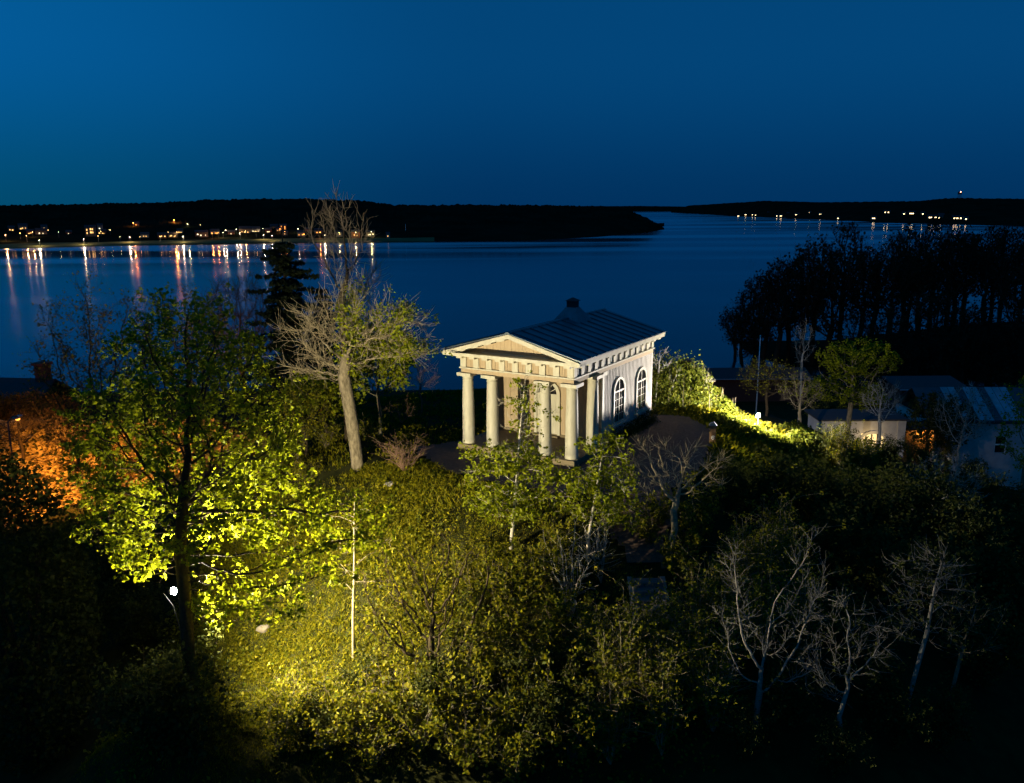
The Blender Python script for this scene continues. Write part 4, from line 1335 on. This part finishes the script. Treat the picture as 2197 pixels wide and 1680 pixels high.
# ---- crown fill at the first floodlight, then the second floodlight
lamp('crown_fill', 'SPOT', L1_POS, 5600, L1_COL, .10, l1, (L1_POS[0] + .5, L1_POS[1] - .2, L1_POS[2] + 6), 165, .5).location = dv * .30 + Vector((0, 0, .14))  # extra upward spot, added to light the tree crown but not the ground
l2 = thing('floodlight', 'bright floodlight glaring over the lower hedge right of the temple', 'floodlight', L2_POS)
g2 = gz(L2_POS[0], L2_POS[1]) - L2_POS[2]
part('pole', MB().lathe([(.022, g2), (.022, -.10)], 10), TAR, l2, True)
part('bulb', MB().lathe([(.02, -.1), (.09, -.06), (.11, 0), (.09, .06), (.02, .1)], 16), emis('lamp_white2', (1, .90, .66), 70), l2, True)
part('bracket', MB().box(-.13, .13, -.02, .02, -.14, -.11), METAL, l2)
lamp('floodlight_glow', 'POINT', L2_POS, L2_POWER, L2_COL, .06, l2).location = (-.22, -.10, 0.03)
# ---- sodium street lamp at the left
sy = 43.5
sp = at_y(38, 899, sy)
st = thing('street_lamp', 'orange sodium street lamp at the left edge above the orange-lit bank', 'street lamp', (sp.x, sp.y, gz(sp.x, sp.y)))
hs = sp.z - st.location.z
part('pole', MB().tube([(.0, -.9, -.2), (0, -.9, hs + .05), (0, -.45, hs + .25), (0, 0, hs + .16)], .035, 8), TAR, st, True)
part('lamp_head', MB().box(-.14, .14, -.28, .28, hs + .06, hs + .16), METAL, st)
part('lens', MB().lathe([(.02, -.09), (.10, -.05), (.12, .05)], 14, (0, 0, hs)), emis('lamp_orange', (1, .36, .05), 3.2), st, True)
lamp('street_lamp_glow', 'SPOT', sp, 15000, SODIUM, .12, st, (sp.x + 3.0, 51.0, sp.z - 4.0), 128, .6).location = (0, .1, hs - .16)

# ---- white stone on the slope
def rock(name, label, loc, s, m, seed):
    rs = np.random.RandomState(seed)
    bm = MB()
    n, rows = 12, 7
    vs, fs = [], []
    for i in range(rows):
        a = math.pi * i / (rows - 1)
        for k in range(n):
            t_ = 2 * math.pi * k / n
            rr = 1 + .16 * rs.normal() if 0 < i < rows - 1 else 1
            vs.append((s[0] * math.sin(a) * math.cos(t_) * rr, s[1] * math.sin(a) * math.sin(t_) * rr, s[2] * math.cos(a)))
    for i in range(rows - 1):
        for k in range(n):
            fs.append((i * n + k, (i + 1) * n + k, (i + 1) * n + (k + 1) % n, i * n + (k + 1) % n))
    bm.add(vs, fs)
    o = link(name, bm.mesh(name, m, True), None, loc)
    return tag(o, label, 'rock')
x, y, z = gpt(566, 1352)
rock('boulder', 'pale rounded boulder lying in the lit grass near the floodlit tree', (x, y, z + .1), (.24, .2, .18), mat('pale_stone', (.20, .17, .12), .9, .3, 6, .3), 3)
x, y, z = gpt(838, 1040)
rock('boulder', 'small grey boulder in the grass between the old trunk and the twig clump', (x, y, z + .05), (.3, .2, .14), STONE, 4)

# ---- stone steps
x, y = 4.86, 28.75
zt = gz(x, y) + .06
stp = thing('stone_steps', 'dark flight of stone steps at the end of the gravel path', 'steps', (x, y, zt))
for k in range(4):
    part('step', MB().box(-.56 + .02 * (k % 2), .56, -.36 * (k + 1), -.36 * k + .03, -.18 * k - .42, -.18 * k), mat('step_stone', (.13, .12, .115), .8, .3, 5, .3), stp)
for s in (-1, 1):
    part('cheek_wall', MB().prism([(.1, -.6), (.1, .03), (-1.85, -.88), (-1.85, -1.4)], 'x', s * .60 - .09, s * .60 + .09), STONE, stp)

# ---- trail post with white spiral
x, y, z = gpt(1528, 952)
post = thing('trail_post', 'short brown wooden post with white spiral sign at the edge of the gravel', 'post', (x, y, z), R(-12))
part('pillar', MB().box(-.15, .15, -.12, .12, -.1, .98), WOOD, post)
part('cap', MB().hexa([(-.2, -.17, .982), (.2, -.17, .982), (.2, .17, .982), (-.2, .17, .982)], [(-.13, -.1, 1.1), (.05, -.1, 1.16), (.05, .1, 1.16), (-.13, .1, 1.1)]), STONE, post)
sw = MB()
pts = [(.02 + (.095 - .075 * k / 26) * math.cos(.5 + k * .36), -.126, .38 + (.105 - .08 * k / 26) * math.sin(.5 + k * .36)) for k in range(27)]
sw.tube(pts, .016, 5)
part('spiral_sign', sw, WHITE, post)

# ---- house with chimney at the left edge
hx = at_y(30, 820, 78)
house = thing('house', 'dark house with brick chimney at the left edge above the bay', 'house', (hx.x - 3, 80, gz(hx.x - 3, 80)), R(-8))
rh = at_y(75, 822, 78).z - house.location.z
part('wall', MB().box(-7, 5.8, -3.5, 3.5, -.5, rh - 2.2), mat('dark_boarding', (.06, .03, .02), .9, .3, 3), house)
part('roof', MB().prism([(-4.2, rh - 2.5), (0, rh), (4.2, rh - 2.5), (4.2, rh - 2.3), (0, rh + .2), (-4.2, rh - 2.3)], 'x', -7.6, 6.4), TAR, house)
ch = part('chimney', MB().box(-.55, .55, -.45, .45, -.8, 1.5), BRICK, house, loc=(at_y(77, 800, 78).x - house.location.x, 0, rh))
part('chimney_cap', MB().box(-.72, .72, -.6, .6, 1.502, 1.75), BRICK, ch)
part('window', MB().box(-4, -2.8, -3.56, -3.5, rh - 4.4, rh - 3.1), GLASS, house)

# ---- white buildings at the right
WARM = emis('warm_window', (1, .62, .22), 2.2)
def wall_run(p0, p1, z0, z1, th):
    return None
by = 64.0
b0, b1 = at_y(1757, 985, by), at_y(1932, 985, by)
zb = min(gz(b0.x, by), gz(b1.x, by)) - .3
ztop = at_y(1850, 902, by).z
wb = thing('white_outbuilding', 'low white plastered building with a lit arched doorway behind the round tree', 'building', (b0.x, by, zb))
L = b1.x - b0.x
Ht = ztop - zb
dl = at_y(1872, 950, by).x - b0.x
dz = Ht - 1.05
part('wall', MB().box(0, dl - .95, 0, .4, 0, Ht).box(dl + .95, L, 0, .4, 0, Ht).box(dl - .95, dl + .95, 0, .4, dz, Ht)
     .box(L - .4, L, .402, 3, 0, Ht).box(0, .4, .402, 3, 0, Ht).box(.402, L - .402, 2.6, 3, 0, Ht), PLASTER, wb)
part('roof', MB().hexa([(-.3, -.25, Ht + .002), (L + .3, -.25, Ht + .002), (L + .3, 3.2, Ht + .002), (-.3, 3.2, Ht + .002)], [(-.3, -.25, Ht + .12), (L + .3, -.25, Ht + .12), (L + .3, 3.2, Ht + .16), (-.3, 3.2, Ht + .16)]), TAR, wb)
part('corner_pilaster', MB().box(L - .5, L + .12, -.14, .3, 0, Ht - .02), PLASTER, wb)
dr = part('doorway', MB().box(-.93, .93, .3, .36, 0, dz - .05), emis('lit_doorway', (1, .70, .28), 1.5), wb, loc=(dl, 0, 0))
dm = MB()
for k in (-.45, 0, .45):
    dm.box(k - .035, k + .035, .22, .29, 0, dz - .1)
for zz in (.8, 1.5, 2.2):
    if zz < dz - .2:
        dm.box(-.93, .93, .235, .275, zz, zz + .05)
part('grille', dm, TAR, dr)
part('arch', ring(MB(), arch(1.12, 0, dz - .6, dz + .22), arch(.92, 0.0, dz - .6, dz - .02), -.08, .0), PLASTER, dr)
lamp('doorway_glow', 'POINT', (b0.x + dl - .4, by - 1.0, zb + dz - .3), 60, (1, .7, .3), .08, wb)
# lean-to with orange door
c0, c1 = at_y(1936, 970, 66), at_y(2004, 970, 66)
zc = min(gz(c0.x, 66), gz(c1.x, 66)) - .3
pc_ = thing('porch', 'small porch glowing orange between the two white buildings', 'porch', (c0.x, 66, zc))
Wp = c1.x - c0.x
Hp = at_y(1970, 922, 66).z - zc
part('wall', MB().box(0, Wp, 1.6, 1.8, 0, Hp).box(0, .15, 0, 1.598, 0, Hp).box(Wp - .15, Wp, 0, 1.598, 0, Hp), mat('ochre_wall', (.55, .36, .16), .8, .3, 2), pc_)
part('roof', MB().box(-.2, Wp + .2, -.3, 2.1, Hp + .002, Hp + .16), TAR, pc_)
part('door', MB().box(Wp * .35, Wp * .68, 1.52, 1.598, 0, Hp - .4), WOOD, pc_)
part('lamp_globe', MB().lathe([(.02, -.09), (.09, 0), (.02, .09)], 12, (Wp * .8, 1.2, Hp - .35)), emis('porch_lamp', (1, .5, .12), 60), pc_)
lamp('porch_glow', 'POINT', (c0.x + Wp * .75, 66.9, zc + Hp - .5), 60, (1, .5, .12), .1, pc_)
# long white wall building with the patched metal roof
d0, d1 = at_y(1992, 950, 68), at_y(2330, 950, 68)
zd = min(gz(d0.x, 68), gz(d1.x, 68)) - 1.0
lw = thing('long_white_building', 'long white building with weathered sheet metal roof at the right edge', 'building', (d0.x, 68, zd), R(-2))
Ll = d1.x - d0.x
Hl = at_y(2120, 906, 68).z - zd
wx0 = at_y(2145, 950, 68).x - d0.x
part('wall', MB().box(0, wx0 - .5, 0, .4, 0, Hl).box(wx0 + .5, Ll, 0, .4, 0, Hl).box(wx0 - .5, wx0 + .5, 0, .4, Hl - 1.2, Hl).box(wx0 - .5, wx0 + .5, 0, .4, 0, Hl - 2.6).box(0, .4, .402, 7, 0, Hl).box(Ll - .4, Ll, .402, 7, 0, Hl), PLASTER, lw)
wd = part('window', MB().box(-.5, .5, .2, .24, Hl - 2.6, Hl - 1.2), GLASS, lw, loc=(wx0, 0, 0))
part('frame', MB().box(-.5, -.42, .1, .198, Hl - 2.6, Hl - 1.2).box(.42, .5, .1, .198, Hl - 2.6, Hl - 1.2).box(-.418, .418, .1, .198, Hl - 1.95, Hl - 1.86), WHITE, wd)
part('eave', MB().box(-.3, Ll + .3, -.35, .5, Hl + .002, Hl + .14), TAR, lw)
rz0, rz1 = Hl + .16, at_y(2120, 832, 71).z - zd
rx0, rx1 = at_y(2086, 905, 68).x - d0.x, at_y(2190, 905, 68).x - d0.x
pnl = [mat('sheet_blue', (.24, .34, .38), .5, .4, 1.0, .1, metal=.2), mat('sheet_dark', (.06, .075, .085), .6, .4, 1.0, .1, metal=.2)]
rf = part('roof', MB().hexa([(-.3, -.1, rz0 - .01), (Ll + .3, -.1, rz0 - .01), (Ll + .3, 3.4, rz1 - .05), (-.3, 3.4, rz1 - .05)], [(-.3, -.1, rz0 + .05), (Ll + .3, -.1, rz0 + .05), (Ll + .3, 3.4, rz1), (-.3, 3.4, rz1)])
          .hexa([(-.3, 3.402, rz1 - .05), (Ll + .3, 3.402, rz1 - .05), (Ll + .3, 7, rz0), (-.3, 7, rz0)], [(-.3, 3.402, rz1), (Ll + .3, 3.402, rz1), (Ll + .3, 7, rz0 + .05), (-.3, 7, rz0 + .05)]), pnl[1], lw)
npl = 9
for k in range(npl):
    a = rx0 - 1.4 + (rx1 - rx0 + 1.6) * k / npl
    b_ = a + (rx1 - rx0 + 1.6) / npl - .06
    m_ = pnl[1] if k in (2, 5) else pnl[0]
    part('roof_sheet', MB().hexa([(a, -.15, rz0 + .052), (b_, -.15, rz0 + .052), (b_, 3.38, rz1 + .004), (a, 3.38, rz1 + .004)], [(a, -.15, rz0 + .082), (b_, -.15, rz0 + .082), (b_, 3.38, rz1 + .034), (a, 3.38, rz1 + .034)]), m_, lw)
yl = at_y(2125, 850, 60)

# ---- harbour: dark boathouse with chimney, quay edges, flagpole, mast
fp = at_y(1627, 800, 100)
fl = thing('flagpole', 'thin white flagpole against the dark promontory', 'flagpole', (fp.x, 100, gz(fp.x, 100)))
ft_ = at_y(1628, 722, 100).z - fl.location.z
part('pole', MB().lathe([(.09, 0), (.06, ft_ * .7), (.045, ft_)], 10), WHITE, fl, True)
part('finial', MB().lathe([(.02, ft_), (.1, ft_ + .08), (.02, ft_ + .18)], 10), WHITE, fl, True)
q0, q1 = at_y(1462, 797, 150), at_y(1735, 812, 150)
bh = thing('boathouse', 'black boathouse roof with a stubby chimney on the shore right of the temple', 'building', (q0.x, 150, -23.8))
Lb = q1.x - q0.x
hb_ = at_y(1560, 800, 150).z + 23.8
part('wall', MB().box(0, Lb, 0, 8, 0, hb_ - 1.2), mat('dark_boarding', (.06, .03, .02)), bh)
part('roof', MB().prism([(-.6, hb_ - 1.2), (4, hb_), (8.6, hb_ - 1.2), (8.6, hb_ - 1.0), (4, hb_ + .2), (-.6, hb_ - 1.0)], 'x', -.6, Lb + .6), TAR, bh)
part('gutter', MB().box(-.6, Lb + .6, -.75, -.61, hb_ - 1.15, hb_ - 1.0), mat('zinc', (.5, .55, .6), .3, metal=.8), bh)
cc = at_y(1458, 790, 154)
part('chimney', MB().box(-.95, .95, -.8, .8, hb_ - 1, at_y(1458, 773, 154).z + 23.8), BRICK, bh, loc=(cc.x - q0.x + 1.0, 4, 0))
mp_ = at_z(1583, 792, WATER)
bt = thing('moored_sailboat', 'small sailboat with pale mast moored by the shore right of the temple', 'boat', (mp_.x, mp_.y, WATER), R(80))
part('hull', MB().hexa([(-2.6, -.5, -.2), (2.2, -.5, -.2), (2.2, .5, -.2), (-2.6, .5, -.2)], [(-2.8, -.85, .75), (3.6, -.08, .95), (3.6, .08, .95), (-2.8, .85, .75)]), mat('hull_grey', (.35, .38, .4), .4), bt)
part('cabin', MB().hexa([(-1, -.55, .76), (1, -.4, .8), (1, .4, .8), (-1, .55, .76)], [(-.9, -.45, 1.25), (.6, -.32, 1.15), (.6, .32, 1.15), (-.9, .45, 1.25)]), mat('hull_grey', (.35, .38, .4), .4), bt)
part('mast', MB().lathe([(.07, .8), (.05, at_y(1583, 738, mp_.y).z - WATER)], 8, (.4, 0, 0)), WHITE, bt, True)
part('boom', MB().tube([(.35, 0, 1.8), (-2.4, .1, 1.75)], .05, 8), WHITE, bt)
q0, q1 = at_y(1935, 833, 110), at_y(2075, 836, 110)
jt = thing('jetty_roof', 'long low shed roof with a pale edge beyond the trees at right', 'shed', (q0.x, 110, gz(q0.x, 110)))
hj = q0.z - jt.location.z
part('wall', MB().box(0, q1.x - q0.x, 0, 5, -2, hj - .3), mat('dark_boarding', (.06, .03, .02)), jt)
part('roof', MB().hexa([(-.4, -.4, hj - .3), (q1.x - q0.x + .4, -.4, hj - .3), (q1.x - q0.x + .4, 5.4, hj + .4), (-.4, 5.4, hj + .4)], [(-.4, -.4, hj - .1), (q1.x - q0.x + .4, -.4, hj - .1), (q1.x - q0.x + .4, 5.4, hj + .6), (-.4, 5.4, hj + .6)]), TAR, jt)
part('gutter', MB().box(-.4, q1.x - q0.x + .4, -.5, -.405, hj - .22, hj - .08), MATS['zinc'], jt)

# ================================================================== PROMONTORY WOOD
far_protos = []
for k, (h, w, n) in enumerate([(22, 4.6, 1000), (19, 5.0, 1200), (24, 4.4, 800)]):
    g = grow(200 + k, [(0, 0, -1), (.3, 0, h * .25), (-.3, .2, h * .45)], [(0, 0, h * .72, w, w, h * .28), (w * .3, 0, h * .5, w * .8, w * .8, h * .12)], 800, .75, 5, 1.25, .15, .2, .05, .5)
    far_protos.append((g, n))
WOODS = [(1577, 722, 1, .80), (1592, 742, 0, .86), (1618, 728, 2, .98), (1640, 738, 0, 1.0), (1668, 745, 2, 1.04), (1690, 735, 1, 1.16), (1718, 748, 2, 1.08), (1742, 735, 0, 1.15), (1775, 748, 1, 1.22), (1800, 735, 2, 1.1), (1842, 745, 0, 1.05), (1870, 730, 1, 1.08), (1905, 745, 2, 1.0), (1930, 720, 0, 1.10), (1962, 740, 1, 1.1), (1990, 715, 2, 1.05), (2025, 740, 0, 1.1), (2060, 720, 1, 1.12), (2100, 745, 2, 1.05), (2140, 715, 0, 1.08), (2180, 740, 1, 1.12), (2215, 720, 2, 1.0), (1990, 770, 0, .95), (2080, 775, 1, .95), (2170, 772, 2, .95), (1900, 772, 0, .9), (1830, 775, 2, .85), (2255, 750, 1, 1.05), (1650, 768, 1, .60), (1700, 778, 0, .66), (1745, 785, 2, .62), (1790, 786, 1, .72), (1850, 792, 0, .74), (1895, 790, 2, .76), (1950, 795, 1, .80), (2010, 798, 0, .80), (2065, 800, 2, .82), (2120, 802, 1, .84), (2180, 806, 0, .84), (1625, 757, 2, .5), (1945, 695, 1, 1.0), (2040, 680, 0, 1.05), (2120, 675, 1, 1.08), (2200, 680, 2, 1.0)]
WOODS = [(a, max(min(b_ + 16, 800), 726 if a > 1860 else 738) if a > 1600 else b_ + 8, k, s_) for a, b_, k, s_ in WOODS]
made = {}
rsw = np.random.RandomState(3)
wood_lab = row_labels(WOODS)
for i, (px, py, k, s) in enumerate(WOODS):
    p = at_z(px, py, WATER + 4)
    loc = (p.x, p.y, float(pz(np.array(p.x), np.array(p.y))) - .2)
    lab = 'bare dark tree of the promontory wood' + wood_lab[i]
    if i == 0:
        lab = 'leftmost low tree of the promontory wood, leaning over the water'
    elif i == 12:
        lab = 'pale slanting trunk tree inside the promontory wood'
    grp = 'dark wood on the promontory' if i not in (0, 12) else None
    if k not in made:
        g, n = far_protos[k]
        made[k] = make_tree('wood_tree', lab, 'tree', loc, g, DARKBARK, NEEDLE, n, .55, .35, .12, .12, .0, None, 40 + k, group=grp, tw=(1500, 1.6, .14, .035))
        made[k].scale = (s,) * 3
    else:
        dup(made[k], loc, rsw.rand() * 6.28, lab, grp, (s * (.9 + .2 * rsw.rand()), s * (.9 + .2 * rsw.rand()), s * 1.16))

# ================================================================== FAR TOWN
def shoreA(px):
    return at_z(px, np.interp(px, *zip(*SH_A)), WATER)
# lawns and quay along the lit far shore
lawnV, lawnF = [], []
cs = np.arange(-40, 940, 12)
for j, c_ in enumerate(cs):
    S = shoreA(float(c_))
    k = S.y
    w_ = 24 + 10 * math.sin(c_ * .021)
    for t_, z in ((0, .25), (.03, 1.1), (.4, 2.4), (1, 3.8)):
        f = (k + w_ * t_) / k
        lawnV.append((S.x * f, S.y * f, WATER + z))
for j in range(len(cs) - 1):
    for i in range(3):
        a = j * 4 + i
        lawnF.append((a, a + 4, a + 5, a + 1))
structure('shore_lawn', np_mesh('shore_lawn', lawnV, lawnF, None, LAWN, True))

# windows and lamps given where the photograph shows them, in 2560-wide units
k_ = 2197 / 2560.
def shore_y(px):
    return shoreA(px).y
LAMPS = [  # x, y, colour, radiance, light power
    (13.7, 587, 'w', 1.2, 9000), (66, 589, 'w', .8, 4000), (81, 580, 'w', 1.0, 5000), (98, 601, 'p', .8, 9000), (146, 580, 'y', .5, 0), (209, 598, 'p', .9, 9000),
    (275, 575, 'w', .6, 0), (333, 557, 'o', 1.3, 5000), (324, 593, 'p', .9, 9000), (435, 550, 'o', 2.2, 8000), (469, 560, 'y', .8, 2500), (457, 591, 'p', .8, 9000),
    (420, 580, 'w', .5, 0), (501, 562, 'w', .4, 0), (564, 575, 'p', .6, 3000), (591, 573, 'p', .6, 3000), (557, 581, 'p', .5, 6000), (657, 571, 'p', .5, 2500), (659, 587, 'p', .7, 7000),
    (745, 572, 'p', .8, 3000), (600, 582, 'p', .6, 7000), (889, 581, 'y', .7, 4000), (929, 579, 'y', .7, 5000), (848, 581, 'y', .5, 2500), (50, 583, 'w', .6, 0), (680, 589, 'p', .5, 6000), (442, 580, 'w', .7, 3000), (812, 588, 'p', .4, 5000),
    (226, 575, 'w', .4, 0), (252, 578, 'w', .5, 0), (245, 590, 'w', .4, 0), (300, 592, 'y', .4, 0), (350, 592, 'w', .4, 0), (400, 591, 'w', .5, 0), (545, 581, 'o', .5, 1500), (530, 583, 'o', .5, 1500), (614, 577, 'w', .6, 2500), (640, 579, 'w', .5, 0), (700, 572, 'o', .6, 2000), (712, 579, 'o', .6, 0), (760, 586, 'o', .5, 0), (800, 581, 'o', .6, 1500), (120, 575, 'w', .4, 0)]
LC = {'w': (1, .50, .16), 'p': (1, .76, .42), 'y': (1, .86, .30), 'o': (1, .27, .04)}
bulb = MB().lathe([(.03, -.26), (.24, -.14), (.32, 0), (.22, .16), (.03, .24)], 10)
poles = {}
ordn = ['first', 'second', 'third', 'fourth', 'fifth', 'sixth', 'seventh', 'eighth', 'ninth', 'tenth', 'eleventh', 'twelfth', 'thirteenth', 'fourteenth', 'fifteenth', 'sixteenth', 'seventeenth', 'eighteenth', 'nineteenth', 'twentieth', 'twenty-first', 'twenty-second']
cname = {'w': 'warm', 'p': 'pale', 'y': 'yellow', 'o': 'orange'}
cnt = {}
lamp_mesh = {c: bulb.mesh('bulb', emis('far_lamp_' + c, LC[c], 45 if c != 'o' else 80), True) for c in LC}
polem = MB().lathe([(.12, -7), (.08, -.27)], 6).mesh('pole', METAL)
for (x_, y_, c_, rad_, pw_) in sorted(LAMPS):
    px, py = x_ * k_, y_ * k_
    sh = shore_y(px)
    P = None
    for dd_ in np.arange(6, 420, 4):
        P = at_y(px, py, sh + dd_)
        gnd = WATER + 1.0 + .085 * dd_
        if P.z <= gnd + 6.5:
            break
    cnt[c_] = cnt.get(c_, 0) + 1
    lab = 'small %s street lamp on the far left shore, %s %s one from the left' % (cname[c_], ordn[cnt[c_] - 1], cname[c_])
    o = thing('street_lamp', lab, 'street lamp', tuple(P), 0, 'street lamps of the far town')
    link('pole', polem, o)
    bl = link('bulb', lamp_mesh[c_], o)
    s = .8 * math.sqrt(rad_)
    bl.scale = (s, s, s)
    if pw_:
        lamp('street_lamp_glow', 'POINT', tuple(P), pw_ * {'p': .6, 'o': 1.6, 'w': .7, 'y': .6}[c_], LC[c_], .3, o).location = (0, -.8, -.5)
# houses of the far town
def far_house(P, w, h, wins, wallm, label, group, cat='house', name='house', wm=None, gable=True):
    w = w * .72
    o = thing(name, label, cat, (P.x, P.y, P.z), math.atan2(-P.x, P.y) * .9, group)
    part('wall', MB().box(-w / 2, w / 2, 0, 7, -4, h), wallm, o)
    part('roof', MB().prism([(-.5, h + .002), (7.5, h + .002), (3.5, h + w * .16 + 1.2)], 'x', -w / 2 - .4, w / 2 + .4), TAR, o)
    wb_ = wins
    for (u, z, ww, wh) in [(q_[0] * .72, q_[1], q_[2], q_[3]) for q_ in wb_]:
        part('window', MB().box(u - ww / 2, u + ww / 2, -.08, -.002, z, z + wh), wm or WARM, o)
    return o
W2 = emis('far_window_warm', (1, .52, .15), 2.6)
W3 = emis('far_window_pale', (1, .80, .45), 3.0)
W4 = emis('far_window_orange', (1, .36, .06), 2.6)
hwall = [mat('far_wall_a', (.13, .09, .06), .9), mat('far_wall_b', (.20, .18, .15), .9), mat('far_wall_c', (.12, .04, .025), .9)]
HOUSES = [  # x, y (2560 units) of the windows, width, height, window columns, rows, material
    (28, 574, 9, 5, 2, 1, W2), (57, 570, 13, 6, 3, 1, W2), (75, 583, 10, 5, 2, 1, W2), (103, 583, 16, 6, 2, 1, W3), (110, 571, 9, 5, 1, 1, W2), (172, 584, 8, 4, 1, 1, W3), (226, 580, 15, 11, 3, 2, W2),
    (250, 570, 8, 7, 1, 1, W3), (255, 583, 12, 5, 3, 1, W2), (340, 563, 10, 5, 1, 1, W4), (362, 590, 12, 4, 2, 1, W2), (405, 591, 13, 4, 3, 1, W2), (432, 590, 15, 4, 4, 1, W2), (450, 581, 9, 5, 2, 1, W2), (495, 586, 9, 6, 1, 1, W3),
    (508, 587, 14, 6, 2, 1, W3), (537, 583, 14, 5, 3, 1, W4), (578, 584, 10, 4, 1, 1, W3), (612, 579, 18, 7, 3, 1, W2), (638, 578, 16, 6, 3, 1, W3), (671, 579, 10, 5, 2, 1, W3), (685, 571, 13, 6, 3, 1, W4), (708, 572, 12, 8, 2, 2, W4), (713, 585, 8, 5, 1, 1, W2), (697, 577, 9, 5, 2, 1, W2),
    (752, 586, 11, 5, 2, 1, W4), (770, 578, 10, 5, 1, 1, W2), (796, 581, 13, 5, 2, 1, W4), (848, 586, 10, 5, 1, 1, W2), (889, 587, 14, 7, 2, 1, mat('x', (1, 1, 1)) if False else W2), (926, 586, 14, 5, 3, 1, W3), (970, 589, 6, 5, 1, 1, W2)]
hword = ['lit', 'dim', 'small']
for i, (x_, y_, w, h, nc, nr, wm_) in enumerate(sorted(HOUSES, key=lambda q_: q_[0])):
    px, py = x_ * k_, y_ * k_
    sh = shore_y(px)
    for dd_ in np.arange(10, 420, 4):
        P = at_y(px, py, sh + dd_)
        gnd = WATER + 1.0 + .085 * dd_
        if P.z <= gnd + h * .5:
            break
    P.z = P.z - h * .55
    wins = []
    for a in range(nc):
        for b_ in range(nr):
            wins.append(((a - (nc - 1) / 2) * w * .8 / max(nc, 2) + .8 * math.sin(i * 7 + a * 3), h * .4 + b_ * h * .32 + .5 * math.sin(i * 5 + a * 4), 1.0 + .5 * math.sin(i + a * 2), 1.2 if nr < 2 else 2.0))
    side = 'left' if i < 16 else 'right'
    num = i + 1 if i < 15 else None
    if num:
        lab = 'far-shore house with %s lit window%s, %s house from the left' % (['one', 'two', 'three', 'four', '', 'six'][nc * nr - 1], 's' if nc * nr > 1 else '', ordn[num - 1])
    else:
        rem = 32 - i - 1
        lab = 'far-shore house with %s lit window%s, %s counting back from the old tree' % (['one', 'two', 'three', 'four', '', 'six'][nc * nr - 1], 's' if nc * nr > 1 else '', ordn[min(14, rem)])
        if rem > 14:
            lab = 'far-shore house %s the middle of the lit row' % ['left of', 'right of', 'just past'][i % 3]
    far_house(P, w, h, wins, hwall[i % 3], lab, 'houses of the far left town', wm=wm_)
# the other town, to the right
SH_B = [(1440, 456), (1480, 458), (1580, 464), (1740, 470), (1900, 478), (2197, 486), (2500, 494)]
RT = [(1846, 540, 2, W3), (1864, 537, 2, W2), (1881, 537, 1, W3), (1889, 538, 1, W2), (1921, 533, 1, W4), (1942, 540, 1, W3), (1952, 540, 2, W2), (1970, 535, 1, W2), (1992, 537, 3, W3), (2024, 532, 1, W2), (2051, 536, 2, W2), (2095, 546, 1, W2),
      (2184, 546, 2, W3), (2213, 531, 1, W3), (2221, 531, 1, W3), (2260, 535, 1, W2), (2279, 534, 3, W2), (2307, 535, 1, W2), (2326, 544, 2, W3), (2338, 544, 2, W3), (2353, 540, 2, W2), (2350, 545, 2, W3), (2390, 546, 3, W3), (2402, 546, 1, W2), (2415, 548, 1, W3)]
FB = emis('far_window_bright', (1, .70, .32), 7.0)
for i, (x_, y_, nc, wm_) in enumerate(RT):
    px, py = x_ * k_, y_ * k_
    sh = at_z(px, np.interp(px, *zip(*SH_B)), WATER).y
    P = at_y(px, py, sh + 12)
    for dd_ in np.arange(12, 700, 8):
        P = at_y(px, py, sh + dd_)
        if P.z <= WATER + 3 + .06 * dd_:
            break
    P.z -= 3
    wins = [((a - (nc - 1) / 2) * 4.6, 2.2, 2.2, 2.0) for a in range(nc)]
    if i < 12:
        lab = 'tiny lit house on the far right shore, %s light from the left of that row' % ordn[i]
    else:
        lab = 'tiny lit house on far right shore above dark wood, %s light from the right' % ordn[len(RT) - 1 - i]
    far_house(P, 8 + 4.2 * nc, 6, wins, hwall[(i + 1) % 3], lab, 'houses of the far right shore', wm=FB)
# far sailboat
sp2 = at_z(868, 512, WATER)
sb = thing('sailboat', 'white-masted sailboat anchored off the dark far shore right of the old tree', 'boat', (sp2.x, sp2.y - 3, WATER), R(20))
part('hull', MB().hexa([(-5, -1.2, -.2), (4, -1.2, -.2), (4, 1.2, -.2), (-5, 1.2, -.2)], [(-5.4, -1.7, 1.5), (6.5, -.2, 1.8), (6.5, .2, 1.8), (-5.4, 1.7, 1.5)]), WHITE, sb)
mh = at_y(870, 481, sp2.y).z - WATER
part('mast', MB().tube([(2, 0, 1.5), (2, 0, mh)], [.28, .22], 8), WHITE, sb)
part('cabin', MB().box(-2.5, 1, -.9, .9, 1.5, 2.4), WHITE, sb)
# communications tower on the right hill
tp = at_y(2058, 427, at_z(2058, 482, WATER).y + 850)
tw_ = thing('radio_tower', 'lattice water-tower-like mast with red lights on the far right hill', 'tower', tuple(tp))
th = at_y(2058, 411, tp.y).z - tp.z
lat = MB()
for sx_ in (-1, 1):
    for sy_ in (-1, 1):
        lat.tube([(sx_ * 3.2, sy_ * 3.2, -6), (sx_ * 2.6, sy_ * 2.6, th)], .5, 4)
part('leg_frame', lat, TAR, tw_)
part('cabin', MB().box(-4, 4, -4, 4, th * .62, th), TAR, tw_)
part('beacon', MB().lathe([(.3, -1.4), (1.5, 0), (.3, 1.4)], 8, (0, -4.6, th * .95)), emis('red_beacon', (1, .35, .22), 14), tw_)
